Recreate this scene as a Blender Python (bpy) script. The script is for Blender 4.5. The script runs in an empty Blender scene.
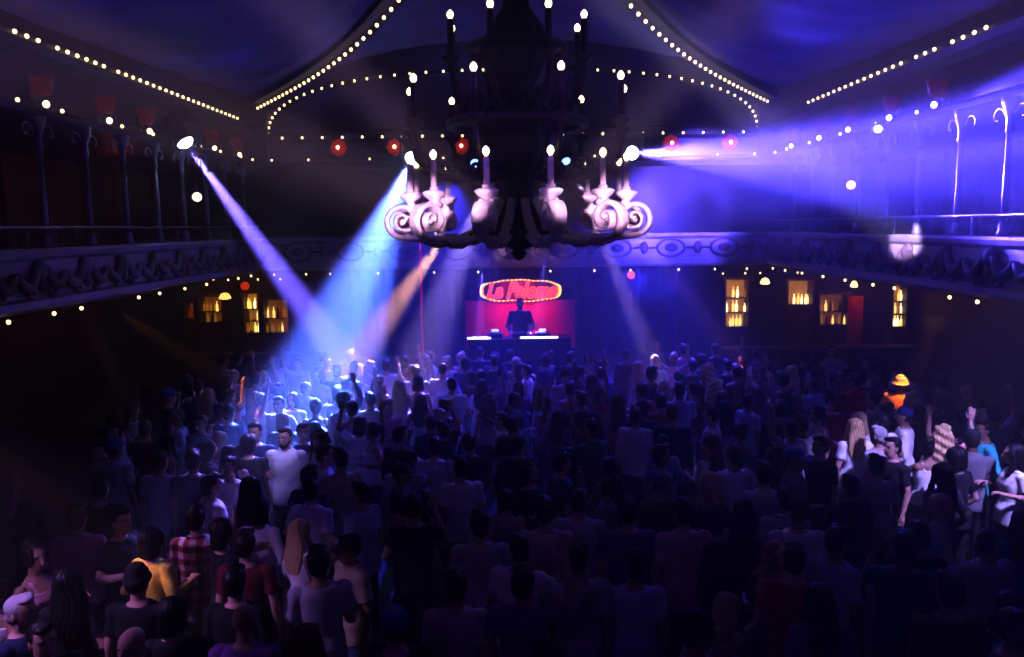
import bpy, bmesh, math, random
import numpy as np
from mathutils import Vector, Matrix, noise
sc = bpy.context.scene
C = sc.collection
R = math.radians
PI = math.pi
rnd = random.Random(11)

# ------------------------------------------------------------------ camera
cam = bpy.data.cameras.new('camera')
cam_ob = bpy.data.objects.new('camera', cam)
C.objects.link(cam_ob)
cam.sensor_width = 36.0
cam.lens = 800 / 1024 * 36
CAM = Vector((0, 0, 4.3))
cam_ob.location = CAM
cam_ob.rotation_euler = (Matrix.Rotation(.00375, 3, 'Z') @ Matrix.Rotation(R(90) - math.atan(102.5 / 800), 3, 'X') @ Matrix.Rotation(-.013, 3, 'Z')).to_euler()
cam.clip_end = 200
sc.camera = cam_ob
CROT = cam_ob.rotation_euler.to_matrix()

def ray(px, py):
    return (CROT @ Vector(((px - 512) / 800, (328.5 - py) / 800, -1))).normalized()
def at_y(px, py, y):
    d = ray(px, py); return CAM + d * (y / d.y)
def at_x(px, py, x):
    d = ray(px, py); return CAM + d * (x / d.x)
def at_z(px, py, z):
    d = ray(px, py); return CAM + d * ((z - CAM.z) / d.z)
def project(p):
    q = CROT.transposed() @ (Vector(p) - CAM)
    return 512 + 800 * q.x / -q.z, 328.5 - 800 * q.y / -q.z

# ------------------------------------------------------------------ materials
MATS = {}
def mat(name, col, rough=.6, metal=0., emit=None, estr=0., noise_amt=.25, nscale=6., bump=.0, sample=False, spec=.4, trans=0.):
    if name in MATS: return MATS[name]
    m = bpy.data.materials.new(name); m.use_nodes = True
    nt = m.node_tree; b = nt.nodes['Principled BSDF']
    b.inputs['Roughness'].default_value = rough; b.inputs['Metallic'].default_value = metal
    b.inputs['Specular IOR Level'].default_value = spec
    if trans: b.inputs['Transmission Weight'].default_value = trans
    tc = nt.nodes.new('ShaderNodeTexCoord')
    n = nt.nodes.new('ShaderNodeTexNoise'); n.inputs['Scale'].default_value = nscale; n.inputs['Detail'].default_value = 4
    nt.links.new(tc.outputs['Object'], n.inputs['Vector'])
    r = nt.nodes.new('ShaderNodeValToRGB')
    lo = [c * (1 - noise_amt) for c in col]; hi = [min(1, c * (1 + noise_amt)) for c in col]
    r.color_ramp.elements[0].position = .3; r.color_ramp.elements[1].position = .7
    r.color_ramp.elements[0].color = (*lo, 1); r.color_ramp.elements[1].color = (*hi, 1)
    nt.links.new(n.outputs['Fac'], r.inputs['Fac']); nt.links.new(r.outputs['Color'], b.inputs['Base Color'])
    if bump:
        bp = nt.nodes.new('ShaderNodeBump'); bp.inputs['Strength'].default_value = bump; bp.inputs['Distance'].default_value = .02
        nt.links.new(n.outputs['Fac'], bp.inputs['Height']); nt.links.new(bp.outputs['Normal'], b.inputs['Normal'])
    if emit:
        b.inputs['Emission Color'].default_value = (*emit, 1); b.inputs['Emission Strength'].default_value = estr
    if not sample:
        m.cycles.emission_sampling = 'NONE'
    MATS[name] = m
    return m

def plaid(name, c0, c1, c2):
    m = mat(name, c0); nt = m.node_tree; b = nt.nodes['Principled BSDF']
    tc = nt.nodes.new('ShaderNodeTexCoord')
    fac = None
    for ax in ('X', 'Z'):
        w = nt.nodes.new('ShaderNodeTexWave'); w.bands_direction = ax; w.inputs['Scale'].default_value = 2.6
        w.wave_profile = 'SIN'; w.inputs['Distortion'].default_value = .4; w.inputs['Detail'].default_value = 0
        nt.links.new(tc.outputs['Object'], w.inputs['Vector'])
        cr = nt.nodes.new('ShaderNodeValToRGB'); cr.color_ramp.elements[0].position = .42; cr.color_ramp.elements[1].position = .58
        nt.links.new(w.outputs['Fac'], cr.inputs['Fac'])
        if fac is None: fac = cr
        else:
            mx = nt.nodes.new('ShaderNodeMath'); mx.operation = 'ADD'
            nt.links.new(fac.outputs['Color'], mx.inputs[0]); nt.links.new(cr.outputs['Color'], mx.inputs[1])
            dv = nt.nodes.new('ShaderNodeMath'); dv.operation = 'MULTIPLY'; dv.inputs[1].default_value = .5
            nt.links.new(mx.outputs[0], dv.inputs[0])
            rp = nt.nodes.new('ShaderNodeValToRGB'); rp.color_ramp.interpolation = 'CONSTANT'
            rp.color_ramp.elements[0].color = (*c0, 1); rp.color_ramp.elements[1].position = .33; rp.color_ramp.elements[1].color = (*c1, 1)
            e = rp.color_ramp.elements.new(.75); e.color = (*c2, 1)
            nt.links.new(dv.outputs[0], rp.inputs['Fac']); nt.links.new(rp.outputs['Color'], b.inputs['Base Color'])
    return m

def stripes(name, c0, c1, scale=6):
    m = mat(name, c0); nt = m.node_tree; b = nt.nodes['Principled BSDF']
    tc = nt.nodes.new('ShaderNodeTexCoord')
    w = nt.nodes.new('ShaderNodeTexWave'); w.bands_direction = 'Z'; w.inputs['Scale'].default_value = scale; w.inputs['Distortion'].default_value = .3
    nt.links.new(tc.outputs['Object'], w.inputs['Vector'])
    cr = nt.nodes.new('ShaderNodeValToRGB'); cr.color_ramp.interpolation = 'CONSTANT'
    cr.color_ramp.elements[0].color = (*c0, 1); cr.color_ramp.elements[1].position = .5; cr.color_ramp.elements[1].color = (*c1, 1)
    nt.links.new(w.outputs['Fac'], cr.inputs['Fac']); nt.links.new(cr.outputs['Color'], b.inputs['Base Color'])
    return m

# ------------------------------------------------------------------ mesh helpers
def new_bm(): return bmesh.new()
def b_box(bm, lo, hi, rot=None, org=None):
    vs = []
    for z in (lo[2], hi[2]):
        for x, y in ((lo[0], lo[1]), (hi[0], lo[1]), (hi[0], hi[1]), (lo[0], hi[1])):
            p = Vector((x, y, z))
            if rot is not None: p = rot @ p
            if org is not None: p = p + Vector(org)
            vs.append(bm.verts.new(p))
    for f in ((3, 2, 1, 0), (4, 5, 6, 7), (0, 1, 5, 4), (1, 2, 6, 5), (2, 3, 7, 6), (3, 0, 4, 7)):
        bm.faces.new([vs[i] for i in f])
def loft(bm, loops, cap=True, closed=False):
    """loops: list of lists of Vectors (same count)"""
    L = [[bm.verts.new(p) for p in lp] for lp in loops]
    n = len(L[0])
    pairs = list(zip(L[:-1], L[1:])) + ([(L[-1], L[0])] if closed else [])
    for a, b in pairs:
        for i in range(n):
            j = (i + 1) % n
            bm.faces.new((a[i], a[j], b[j], b[i]))
    if cap and not closed:
        for lp, rev in ((L[0], True), (L[-1], False)):
            c = Vector((0, 0, 0))
            for v in lp: c += v.co
            cv = bm.verts.new(c / n)
            for i in range(n):
                j = (i + 1) % n
                bm.faces.new((cv, lp[j], lp[i]) if rev else (cv, lp[i], lp[j]))
def circ(c, rx, ry, n=16, u=Vector((1, 0, 0)), v=Vector((0, 1, 0)), p=2.0):
    out = []
    for i in range(n):
        a = 2 * PI * i / n; ca, sa = math.cos(a), math.sin(a)
        if p != 2.0:
            k = (abs(ca) ** p + abs(sa) ** p) ** (-1 / p); ca *= k; sa *= k
        out.append(Vector(c) + u * (rx * ca) + v * (ry * sa))
    return out
def lathe(bm, prof, org=(0, 0, 0), n=16, sx=1., sy=1., cap=True):
    """prof: list of (r, z)"""
    loft(bm, [circ(Vector(org) + Vector((0, 0, z)), max(r, 1e-4) * sx, max(r, 1e-4) * sy, n) for r, z in prof], cap)
def tube(bm, pts, rad, n=8, closed=False, flat=1.0, cap=True, round_ends=False):
    pts = [Vector(p) for p in pts]
    if not hasattr(rad, '__len__'): rad = [rad] * len(pts)
    rad = list(rad)
    if round_ends:
        d0 = (pts[0] - pts[1]).normalized(); d1 = (pts[-1] - pts[-2]).normalized()
        e0 = [pts[0] + d0 * rad[0] * .9, pts[0] + d0 * rad[0] * .6]; e1 = [pts[-1] + d1 * rad[-1] * .6, pts[-1] + d1 * rad[-1] * .9]
        pts = e0 + pts + e1; rad = [rad[0] * .4, rad[0] * .8] + rad + [rad[-1] * .8, rad[-1] * .4]
    N = len(pts); loops = []; u = None
    for i in range(N):
        t = (pts[(i + 1) % N] - pts[i - 1]) if closed else (pts[min(i + 1, N - 1)] - pts[max(i - 1, 0)])
        t.normalize()
        if u is None:
            a = Vector((0, 0, 1)) if abs(t.z) < .9 else Vector((1, 0, 0))
            u = t.cross(a).normalized()
        u = (u - t * u.dot(t)).normalized(); v = t.cross(u)
        loops.append(circ(pts[i], rad[i], rad[i] * flat, n, u, v))
    loft(bm, loops, cap, closed)
def ball(bm, c, r, seg=12, rings=8, rot=None):
    if not hasattr(r, '__len__'): r = (r, r, r)
    c = Vector(c); lp = []
    for i in range(1, rings):
        a = PI * i / rings
        l = []
        for j in range(seg):
            b = 2 * PI * j / seg
            p = Vector((r[0] * math.sin(a) * math.cos(b), r[1] * math.sin(a) * math.sin(b), -r[2] * math.cos(a)))
            if rot is not None: p = rot @ p
            l.append(c + p)
        lp.append(l)
    L = [[bm.verts.new(p) for p in l] for l in lp]
    for a, b in zip(L[:-1], L[1:]):
        for i in range(seg):
            j = (i + 1) % seg; bm.faces.new((a[i], a[j], b[j], b[i]))
    for z, l, rev in ((-1, L[0], True), (1, L[-1], False)):
        p = Vector((0, 0, r[2] * z))
        if rot is not None: p = rot @ p
        cv = bm.verts.new(c + p)
        for i in range(seg):
            j = (i + 1) % seg; bm.faces.new((cv, l[j], l[i]) if rev else (cv, l[i], l[j]))
def sweep_xz(bm, prof, y0, y1):
    """prof: closed list of (x,z) extruded along y"""
    loft(bm, [[Vector((x, y0, z)) for x, z in prof], [Vector((x, y1, z)) for x, z in prof]])
def finish(bm, smooth=True):
    bmesh.ops.recalc_face_normals(bm, faces=bm.faces)
    if smooth:
        for f in bm.faces: f.smooth = True
def mesh_of(name, bm, m=None, smooth=True, bevel=0):
    if bevel:
        bmesh.ops.bevel(bm, geom=[e for e in bm.edges], offset=bevel, segments=2, affect='EDGES', profile=.5)
    finish(bm, smooth)
    me = bpy.data.meshes.new(name); bm.to_mesh(me); bm.free()
    if m is not None:
        for x in (m if isinstance(m, (list, tuple)) else [m]): me.materials.append(x)
    return me
def obj(name, me, m=None, parent=None, smooth=True, loc=None, bevel=0):
    if isinstance(me, bmesh.types.BMesh): me = mesh_of(name, me, m, smooth, bevel)
    o = bpy.data.objects.new(name, me); C.objects.link(o)
    if parent is not None: o.parent = parent
    if loc is not None: o.location = loc
    return o
def tag(o, label=None, cat=None, group=None, kind=None):
    if label: o['label'] = label
    if cat: o['category'] = cat
    if group: o['group'] = group
    if kind: o['kind'] = kind
    return o
def thing(name, label, cat, loc=(0, 0, 0), rz=0, group=None):
    o = bpy.data.objects.new(name, None); C.objects.link(o)
    o.empty_display_size = .1
    o.location = loc; o.rotation_euler = (0, 0, rz)
    return tag(o, label, cat, group)
KIDS = {}
def copy_tree(o, loc, rz, label=None, group=None, parent=None):
    r = o.copy(); C.objects.link(r)
    if parent is None:
        r.location = loc; r.rotation_euler = (0, 0, rz)
    else: r.parent = parent
    if label: r['label'] = label
    if group: r['group'] = group
    for ch in list(o.children): copy_tree(ch, None, None, parent=r)
    return r
def struct(name, bm, m, smooth=False, bevel=0):
    o = obj(name, bm, m, None, smooth, bevel=bevel); o['kind'] = 'structure'; return o
def light(kind, p, energy, col, target=None, size=10., blend=.3, radius=.05, patch_noise=0.):
    l = bpy.data.lights.new('stage_or_fill_light', kind); l.energy = energy; l.color = col; l.shadow_soft_size = radius  # serves fixture beams and added unseen fill lamps alike
    o = bpy.data.objects.new('stage_or_fill_light', l); C.objects.link(o); o.location = p
    if kind == 'SPOT':
        l.spot_size = R(size); l.spot_blend = blend
        o.rotation_euler = (Vector(target) - Vector(p)).to_track_quat('-Z', 'Y').to_euler()
        if patch_noise:  # noise in the lamp strength stands in for patchy smoke
            l.use_nodes = True; nt = l.node_tree; em = nt.nodes['Emission']
            tc = nt.nodes.new('ShaderNodeTexCoord'); n = nt.nodes.new('ShaderNodeTexNoise')
            n.inputs['Scale'].default_value = patch_noise; n.inputs['Detail'].default_value = 3
            nt.links.new(tc.outputs['Normal'], n.inputs['Vector'])
            mr = nt.nodes.new('ShaderNodeMapRange'); mr.inputs[1].default_value = .35; mr.inputs[2].default_value = .68
            mr.inputs[3].default_value = .25; mr.inputs[4].default_value = 1.9
            nt.links.new(n.outputs['Fac'], mr.inputs['Value']); nt.links.new(mr.outputs[0], em.inputs['Strength'])
    return o

# ------------------------------------------------------------------ palette
M_floor = mat('dance floor boards', (.05, .03, .028), .5, nscale=3)
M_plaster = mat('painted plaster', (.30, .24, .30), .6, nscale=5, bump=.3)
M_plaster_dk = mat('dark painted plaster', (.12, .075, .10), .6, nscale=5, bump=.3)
M_wood = mat('dark panelled wood', (.09, .035, .022), .45, nscale=3, bump=.2)
M_iron = mat('painted iron', (.17, .15, .20), .42, .5)
M_black = mat('black metal', (.012, .012, .014), .45, .4)
M_dark = mat('dark trim paint', (.045, .028, .045), .5, bump=.3)
M_bulb = mat('warm glowing bulb glass', (.9, .8, .6), .3, emit=(1, .72, .36), estr=2.2)
M_bulb_w = mat('bright candle bulb glass', (.9, .8, .6), .3, emit=(1, .80, .42), estr=3.0)
M_red = mat('red lamp shade', (.14, .01, .01), .6, emit=(1, .06, .02), estr=.03)
M_red_hot = mat('glowing red lamp shade', (.5, .03, .02), .6, emit=(1, .05, .02), estr=.16)
M_wire = mat('black cable', (.01, .01, .01), .6)
M_bronze = mat('dark bronze', (.05, .038, .04), .42, .5, bump=.2, nscale=12)
M_gilt = mat('painted scroll work', (.62, .54, .58), .4, .15, bump=.2, nscale=14)

# ------------------------------------------------------------------ room
W, YB, YF, XO = 6.3, 20.0, -2.0, 10.8
Y2 = 22.0
ZU, ZP, ZRAIL, ZC, ZE, ZK = 3.26, 4.08, 4.36, 5.85, 6.62, 6.82   # underside, parapet, hand rail, gallery ceiling, entablature, cornice
def simple(name, boxes, m, smooth=False):
    bm = new_bm()
    for lo, hi in boxes: b_box(bm, lo, hi)
    return struct(name, bm, m, smooth)
simple('floor', [((-XO, YF, -.1), (XO, Y2, 0))], M_floor)
simple('wall_left', [((-XO - .2, YF, 0), (-XO, Y2 + .2, 10.5))], M_wood)
simple('wall_right', [((XO, YF, 0), (XO + .2, Y2 + .2, 10.5))], M_wood)
simple('wall_rear', [((-XO, YF - .2, 0), (XO, YF, 10.5))], M_plaster_dk)
simple('wall_back', [((-XO, Y2, 0), (XO, Y2 + .2, 10.5))], mat('dark back wall paint', (.030, .016, .022), .7))
# balcony: slab, parapet profile and plaster garlands, per side
def balcony(side):
    s = {'left': -1, 'right': 1}[side]
    bm = new_bm()
    x = lambda v: s * (W + v)
    prof = [(x(4.5), ZU), (x(.06), ZU), (x(.0), ZU + .05), (x(.0), ZU + .14), (x(.07), ZU + .18), (x(.03), ZU + .5), (x(.06), ZP - .16),
            (x(-.04), ZP - .11), (x(-.07), ZP - .04), (x(-.05), ZP), (x(.26), ZP), (x(.26), ZU + .2), (x(4.5), ZU + .2)]
    sweep_xz(bm, prof, YF, YB + .3)
    o = struct('balcony_' + side, bm, M_plaster)
    # garlands
    g = new_bm()
    y = .45
    while y < YB:
        bossz = ZP - .2
        ball(g, (x(.0), y, bossz - .08), (.09, .13, .15), 8, 6)
        ball(g, (x(-.02), y, bossz - .27), (.06, .07, .12), 8, 6)
        for q in (-1, 1):
            pts = [Vector((x(-.03), y + q * (.1 + .45 * t), bossz - .06 - .24 * math.sin(PI * t * .92))) for t in [i / 8 for i in range(9)]]
            tube(g, pts, [.045 + .035 * math.sin(PI * i / 8) for i in range(9)], 7)
            # leaf scroll
            sp = [Vector((x(-.02), y + q * (.22 + .09 * (1 - t) * math.cos(t * 7)), bossz - .38 - .07 * (1 - t) * math.sin(t * 7))) for t in [i / 12 for i in range(13)]]
            tube(g, sp, [.035 - .02 * i / 12 for i in range(13)], 6)
        y += 1.13
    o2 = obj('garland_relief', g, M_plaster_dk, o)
    return o
BL, BR = balcony('left'), balcony('right')
# rear balcony over the stage
bm = new_bm()
prof = [(Y2, ZU), (YB + .05, ZU), (YB, ZU + .06), (YB + .03, ZU + .2), (YB + .05, ZP - .15), (YB - .05, ZP - .08), (YB - .05, ZP), (YB + .25, ZP), (YB + .25, ZU + .2), (Y2, ZU + .2)]
loft(bm, [[Vector((-W - 4.4, y, z)) for y, z in prof], [Vector((W + 4.4, y, z)) for y, z in prof]])
BB = struct('balcony_back', bm, M_plaster)
g = new_bm()
k = -5.4
while k < 5.6:
    pts = [Vector((k + .34 * math.cos(a) , YB + .0, 3.72 + .22 * math.sin(a))) for a in [2 * PI * i / 16 for i in range(16)]]
    tube(g, pts, .035, 6, closed=True)
    ball(g, (k, YB + .02, 3.72), (.16, .05, .1), 8, 6)
    tube(g, [Vector((k + .34 + .05, YB, 3.72)), Vector((k + .95, YB, 3.72))], .03, 6)
    ball(g, (k + .66, YB, 3.72), (.1, .06, .16), 8, 6)
    k += 1.33
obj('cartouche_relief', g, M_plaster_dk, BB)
# gallery ceiling, valance and entablature on both sides and across the back
bm = new_bm()
for s in (-1, 1):
    x = lambda v: s * (W + v)
    sweep_xz(bm, [(x(4.5), ZC), (x(.0), ZC), (x(-.06), ZC + .06), (x(.02), ZC + .12), (x(.02), ZE - .1), (x(-.1), ZE), (x(-.16), ZE + .1), (x(-.16), ZK - .04), (x(-.05), ZK), (x(.1), 7.5), (x(4.5), 7.5)], YF, Y2)
struct('trim_1', bm, M_dark)
bm = new_bm()
yb = YB
prof = [(Y2, ZC), (yb, ZC), (yb - .06, ZC + .06), (yb, ZC + .12), (yb, 6.38), (yb - .1, 6.46), (yb - .12, 6.6), (yb, 6.64), (yb + .3, 6.64), (Y2, 6.64)]
loft(bm, [[Vector((-W, y, z)) for y, z in prof], [Vector((W, y, z)) for y, z in prof]])
struct('trim_2', bm, M_dark)
# upper back wall with the flat elliptical lunette
bm = new_bm()
AX, AZ, AH = 5.95, 6.62, 1.5
def arch(t, grow=0.):
    a = PI * t
    c, s_ = math.cos(a), math.sin(a)
    return Vector((-(AX + grow) * (abs(c) ** .8) * (1 if c > 0 else -1), 0, AZ + (AH + grow) * s_ ** .8))
n = 48
outer = [Vector((-W, 0, AZ))] + [Vector((-W + 2 * W * i / n, 0, 9.8)) for i in range(n + 1)] + [Vector((W, 0, AZ))]
inner = [arch(0)] + [arch(i / n) for i in range(n + 1)] + [arch(1)]
va = [bm.verts.new(p + Vector((0, YB + .02, 0))) for p in outer]; vb = [bm.verts.new(p + Vector((0, YB + .02, 0))) for p in inner]
vc = [bm.verts.new(p + Vector((0, YB + .6, 0))) for p in inner]
for A, B in ((va, vb), (vb, vc)):
    for i in range(len(A) - 1):
        bm.faces.new((A[i], A[i + 1], B[i + 1], B[i]))
bmesh.ops.remove_doubles(bm, verts=bm.verts, dist=1e-5)
struct('wall_back_upper', bm, mat('navy painted wall', (.06, .035, .10), .7))
bm = new_bm()
b_box(bm, (-W, YB + .6, AZ - .1), (W, YB + .7, 9))
struct('wall_lunette', bm, mat('lunette canvas', (.08, .045, .13), .7, nscale=2))
# tent ceiling: four sagging fabric panels between ribs
TY, TZ = 10.2, 9.42
CORN = [Vector((-W, YB, 7.48)), Vector((W, YB, 7.48)), Vector((W, YF, 7.3)), Vector((-W, YF, 7.3))]
APEX = Vector((0, TY, TZ))
def rib_pt(i, t):
    c = CORN[i]
    p = c.lerp(APEX, t); p.z = c.z + 1.85 * t ** 4 + .12 * t
    return p
bm = new_bm()
NS, NT = 56, 40
for i in range(4):
    j = (i + 1) % 4
    grid = []
    for b in range(NT + 1):
        t = .985 * b / NT
        A, B = rib_pt(i, t), rib_pt(j, t)
        row = []
        for a in range(NS + 1):
            s = a / NS
            p = A.lerp(B, s)
            belly = math.sin(PI * s)
            edge = .42 * belly * (1 - t) if i in (1, 3) else -1.45 * belly ** .8 * (1 - t) ** 1.5
            p.z -= edge * .9
            p.z -= (.28 if i in (1, 3) else .1) * math.sin(PI * min(1, t * 1.25)) * (math.sin(PI * s) ** .5)
            # radiating gathers, deepest toward the corners
            fold = noise.noise(Vector((s * 26 + i * 7, t * 2.2, 0))) * .5 + noise.noise(Vector((s * 60, t * 5, i))) * .22
            p.z += .16 * fold * (.25 + 1.1 * (1 - belly) + .2 * t) * (1 - abs(2 * s - 1) ** 12)
            row.append(bm.verts.new(p))
        grid.append(row)
    for b in range(NT):
        for a in range(NS):
            bm.faces.new((grid[b][a], grid[b + 1][a], grid[b + 1][a + 1], grid[b][a + 1]))
bmesh.ops.remove_doubles(bm, verts=bm.verts, dist=1e-4)
struct('ceiling', bm, mat('draped blue ceiling fabric', (.17, .14, .34), .62, nscale=1.2, bump=.15, spec=.6), smooth=True)
bm = new_bm()
b_box(bm, (-XO, YF, 10.5), (XO, Y2, 10.6))
struct('ceiling_slab', bm, M_dark)
# ribs with a deep dark soffit
for i in range(4):
    bm = new_bm()
    loops = []
    side = Vector((CORN[i].y - APEX.y, APEX.x - CORN[i].x, 0)).normalized()
    for b in range(33):
        p = rib_pt(i, b / 32 * .985)
        w = .22
        loops.append([p + side * w + Vector((0, 0, .12)), p + side * w * .8 + Vector((0, 0, -.22)), p - side * w * .8 + Vector((0, 0, -.22)), p - side * w + Vector((0, 0, .12))])
    loft(bm, loops)
    struct('trim_%d' % (3 + i), bm, M_dark)
# corner piers
for s in (-1, 1):
    bm = new_bm()
    b_box(bm, (s * W - .35, YB - .25, ZC), (s * W + .35, YB + .35, 7.4))
    b_box(bm, (s * W - .42, YB - .32, 6.9), (s * W + .42, YB + .4, 7.15))
    struct('trim_%d' % (7 if s < 0 else 8), bm, M_dark)
# gallery back wall: panelled wood
for s, nm in ((-1, 'wall_gallery_left'), (1, 'wall_gallery_right')):
    bm = new_bm()
    xx = s * 9.9
    b_box(bm, (xx - .05, YF, ZU + .2), (xx + .05, Y2, ZC))
    y = 1
    while y < 21:
        b_box(bm, (xx - s * .12 - .05, y, ZU + .2), (xx - s * .12 + .05, y + .25, ZC))
        b_box(bm, (xx - s * .08 - .04, y + .4, ZU + .4), (xx - s * .08 + .04, y + 1.05, ZU + 1.2))
        y += 1.45
    struct(nm, bm, M_wood)

# ------------------------------------------------------------------ gallery columns and rails
def make_column():
    t = thing('iron_column', '', 'column')
    h = ZC - ZP
    bm = new_bm(); lathe(bm, [(.085, 0), (.085, .05), (.06, .09), (.07, .14), (.045, .2)], n=12); obj('base', bm, M_iron, t)
    bm = new_bm(); lathe(bm, [(.042, .18), (.046, .5), (.038, h - .45)], n=12); obj('shaft', bm, M_iron, t)
    bm = new_bm(); lathe(bm, [(.038, h - .46), (.06, h - .42), (.045, h - .36), (.05, h - .25), (.1, h - .1), (.12, h)], n=12); obj('capital', bm, M_iron, t)
    for q in (-1, 1):
        bm = new_bm()
        pts = []
        for i in range(14):
            a = i / 13 * 5.2; r = .16 * (1 - i / 16)
            pts.append(Vector((0, q * (.06 + .2 - r * math.cos(a)), h - .2 + r * .9 * math.sin(a) - .02)))
        tube(bm, pts, [.02 - .01 * i / 13 for i in range(14)], 6); obj('scroll_bracket', bm, M_iron, t)
    return t
col0 = None
ord_ = ['first', 'second', 'third', 'fourth', 'fifth', 'sixth', 'seventh', 'eighth', 'ninth', 'tenth']
COLY = {-1: [9.85 + 1.17 * i for i in range(9)], 1: [10.55 + 1.13 * i for i in range(8)]}
for s in (-1, 1):
    for i, y in enumerate(COLY[s]):
        lab = 'slender iron gallery column on the %s balcony, %s from the photo edge' % ('left' if s < 0 else 'right', ord_[i])
        loc = (s * (W + .1), y, ZP)
        if col0 is None:
            col0 = make_column(); col0.location = loc; col0['label'] = lab; col0['group'] = 'gallery columns'
        else: copy_tree(col0, loc, 0, lab, 'gallery columns')
for s, nm in ((-1, 'left'), (1, 'right')):
    t = thing('handrail', 'thin metal handrail above the plaster parapet of the %s balcony' % nm, 'handrail', (s * (W + .0), 0, ZP))
    bm = new_bm(); tube(bm, [(0, YF + .1, ZRAIL - ZP), (0, YB - .1, ZRAIL - ZP)], .022, 8); obj('rail', bm, M_iron, t)
    for y in COLY[s]:
        bm = new_bm(); tube(bm, [(0, y + .55, -.01), (0, y + .55, ZRAIL - ZP)], .014, 6); obj('post', bm, M_iron, t)

# ------------------------------------------------------------------ light strings
bulb_me = None
def bulb_mesh(r=.034):
    bm = new_bm(); ball(bm, (0, 0, 0), (r, r, r * 1.1), 10, 7)
    return mesh_of('bulb', bm, M_bulb)
B34, B28 = bulb_mesh(.028), bulb_mesh(.033)
def string(label, pts, wire_pts=None, me=B34, group='strings of warm bulbs', drop=.05):
    t = thing('light_string', label, 'string lights', (0, 0, 0), 0, group)
    bm = new_bm(); tube(bm, [Vector(p) for p in (wire_pts or pts)], .009, 5); obj('cable', bm, M_wire, t)
    for p in pts:
        o = obj('bulb', me, None, t, loc=Vector(p) - Vector((0, 0, drop)))
    return t
def spaced(fn, n, t0=0., t1=1.):
    return [fn(t0 + (t1 - t0) * i / (n - 1)) for i in range(n)]
# side cornices: the bulbs sit in clusters with gaps
def cornice(s, y0, n, step, gaps):
    out = []; y = y0
    for i in range(n):
        out.append(Vector((s * (W - .2), y, ZK - .02))); y += step
        if i in gaps: y += step * .8
    return out
string('string of warm bulbs along the left cornice', cornice(-1, 10.2, 32, .245, (2, 8)))
string('string of warm bulbs along the right cornice', cornice(1, 10.7, 23, .265, (3, 6)))
# back row and lunette arch
string('straight row of bulbs along the foot of the arch', [Vector((-5.6 + 11.2 * i / 23, YB - .14, 6.54)) for i in range(24)], me=B28)
string('curved string of bulbs following the flat arch', [arch(.004 + .992 * i / 46) + Vector((0, YB - .06, -.02)) for i in range(47)], me=B28)
for i, nm, n in ((0, 'left', 30), (1, 'right', 30)):
    side = Vector((CORN[i].y - APEX.y, APEX.x - CORN[i].x, 0)).normalized()
    string('string of bulbs along the %s ceiling rib' % nm, [rib_pt(i, .03 + .72 * k / (n - 1)) + Vector((0, 0, -.25)) for k in range(n)], me=B28)
# under the balcony edges
string('sparse bulbs under the left balcony edge', [Vector((-W - .02, y, ZU - .02)) for y in (9.9, 10.9, 11.6, 13.4, 14.2, 15.3, 16.4, 18.3, 19.2)], me=B34)
string('sparse bulbs under the right balcony edge', [Vector((W + .02, y, ZU - .02)) for y in (10.9, 11.6, 13.3, 14.1, 15.3, 16.4, 17.6, 18.7, 19.6)], me=B34)
string('sparse bulbs under the rear balcony edge', [Vector((x, YB - .02, ZU - .04)) for x in (-6, -5.2, -4.6, -3.4, -2, -.9, .9, 2, 2.9, 4.1, 5, 5.8)], me=B34)
string('sparse bulbs along the back of the left bar ceiling', [Vector((x, Y2 - .5, ZU - .25)) for x in (-9.2, -8.8, -8.1, -7.7, -6.9, -6.3)], me=B34)
string('sparse bulbs along the back of the right bar ceiling', [Vector((x, Y2 - .5, ZU - .25)) for x in (5.6, 6.2, 6.6, 7.6, 8.4, 8.8, 9.6)], me=B34)

# ------------------------------------------------------------------ wall sconces on the upper band
def make_sconce(hot):
    t = thing('wall_sconce', '', 'sconce')
    bm = new_bm(); ball(bm, (0, -.03, .08), (.11, .04, .16), 12, 8); obj('wall_plate', bm, M_bronze, t)
    bm = new_bm()
    loops = []
    for z, r in ((.04, .05), (.08, .11), (.2, .14), (.28, .15)):
        loops.append([Vector((math.cos(a) * r * (1 + .12 * math.cos(5 * a) * z * 3), math.sin(a) * r - .16, z)) for a in [2 * PI * i / 30 for i in range(30)]])
    if hot:   # scalloped red rosette behind the bulb
        loops = []
        for r, yy in ((.17, -.05), (.20, -.10), (.15, -.13), (.05, -.11)):
            loops.append([Vector((math.cos(a) * r * (1 + .07 * math.cos(8 * a)), yy, .1 + math.sin(a) * r * (1 + .07 * math.cos(8 * a)))) for a in [2 * PI * i / 32 for i in range(32)]])
    loft(bm, loops, cap=False); obj('shade', bm, M_red_hot if hot else M_red, t)
    bm = new_bm(); tube(bm, [(0, -.03, 0), (0, -.12, -.05), (0, -.16, -.02)], .015, 6); obj('arm', bm, M_bronze, t)
    bm = new_bm(); ball(bm, (0, -.2, .1 if hot else -.06), (.045, .045, .05), 10, 7); obj('bulb', bm, M_bulb_w, t)
    return t
sc_hot, sc_dim = make_sconce(True), make_sconce(False)
used = {}
def sconce(hot, loc, rz, lab, grp):
    p = sc_hot if hot else sc_dim
    if hot not in used:
        used[hot] = 1; p.location = loc; p.rotation_euler = (0, 0, rz); p['label'] = lab; p['group'] = grp
    else: copy_tree(p, loc, rz, lab, grp)
for i, px in enumerate((340, 396, 462, 670, 728, 781)):
    p = at_y(px, 149 if px < 500 else 145, YB)
    sconce(True, (p.x, YB - .06, 6.14), 0, 'glowing red wall sconce below the arch, %s from left' % ord_[i], 'red sconces under the arch')
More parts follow.
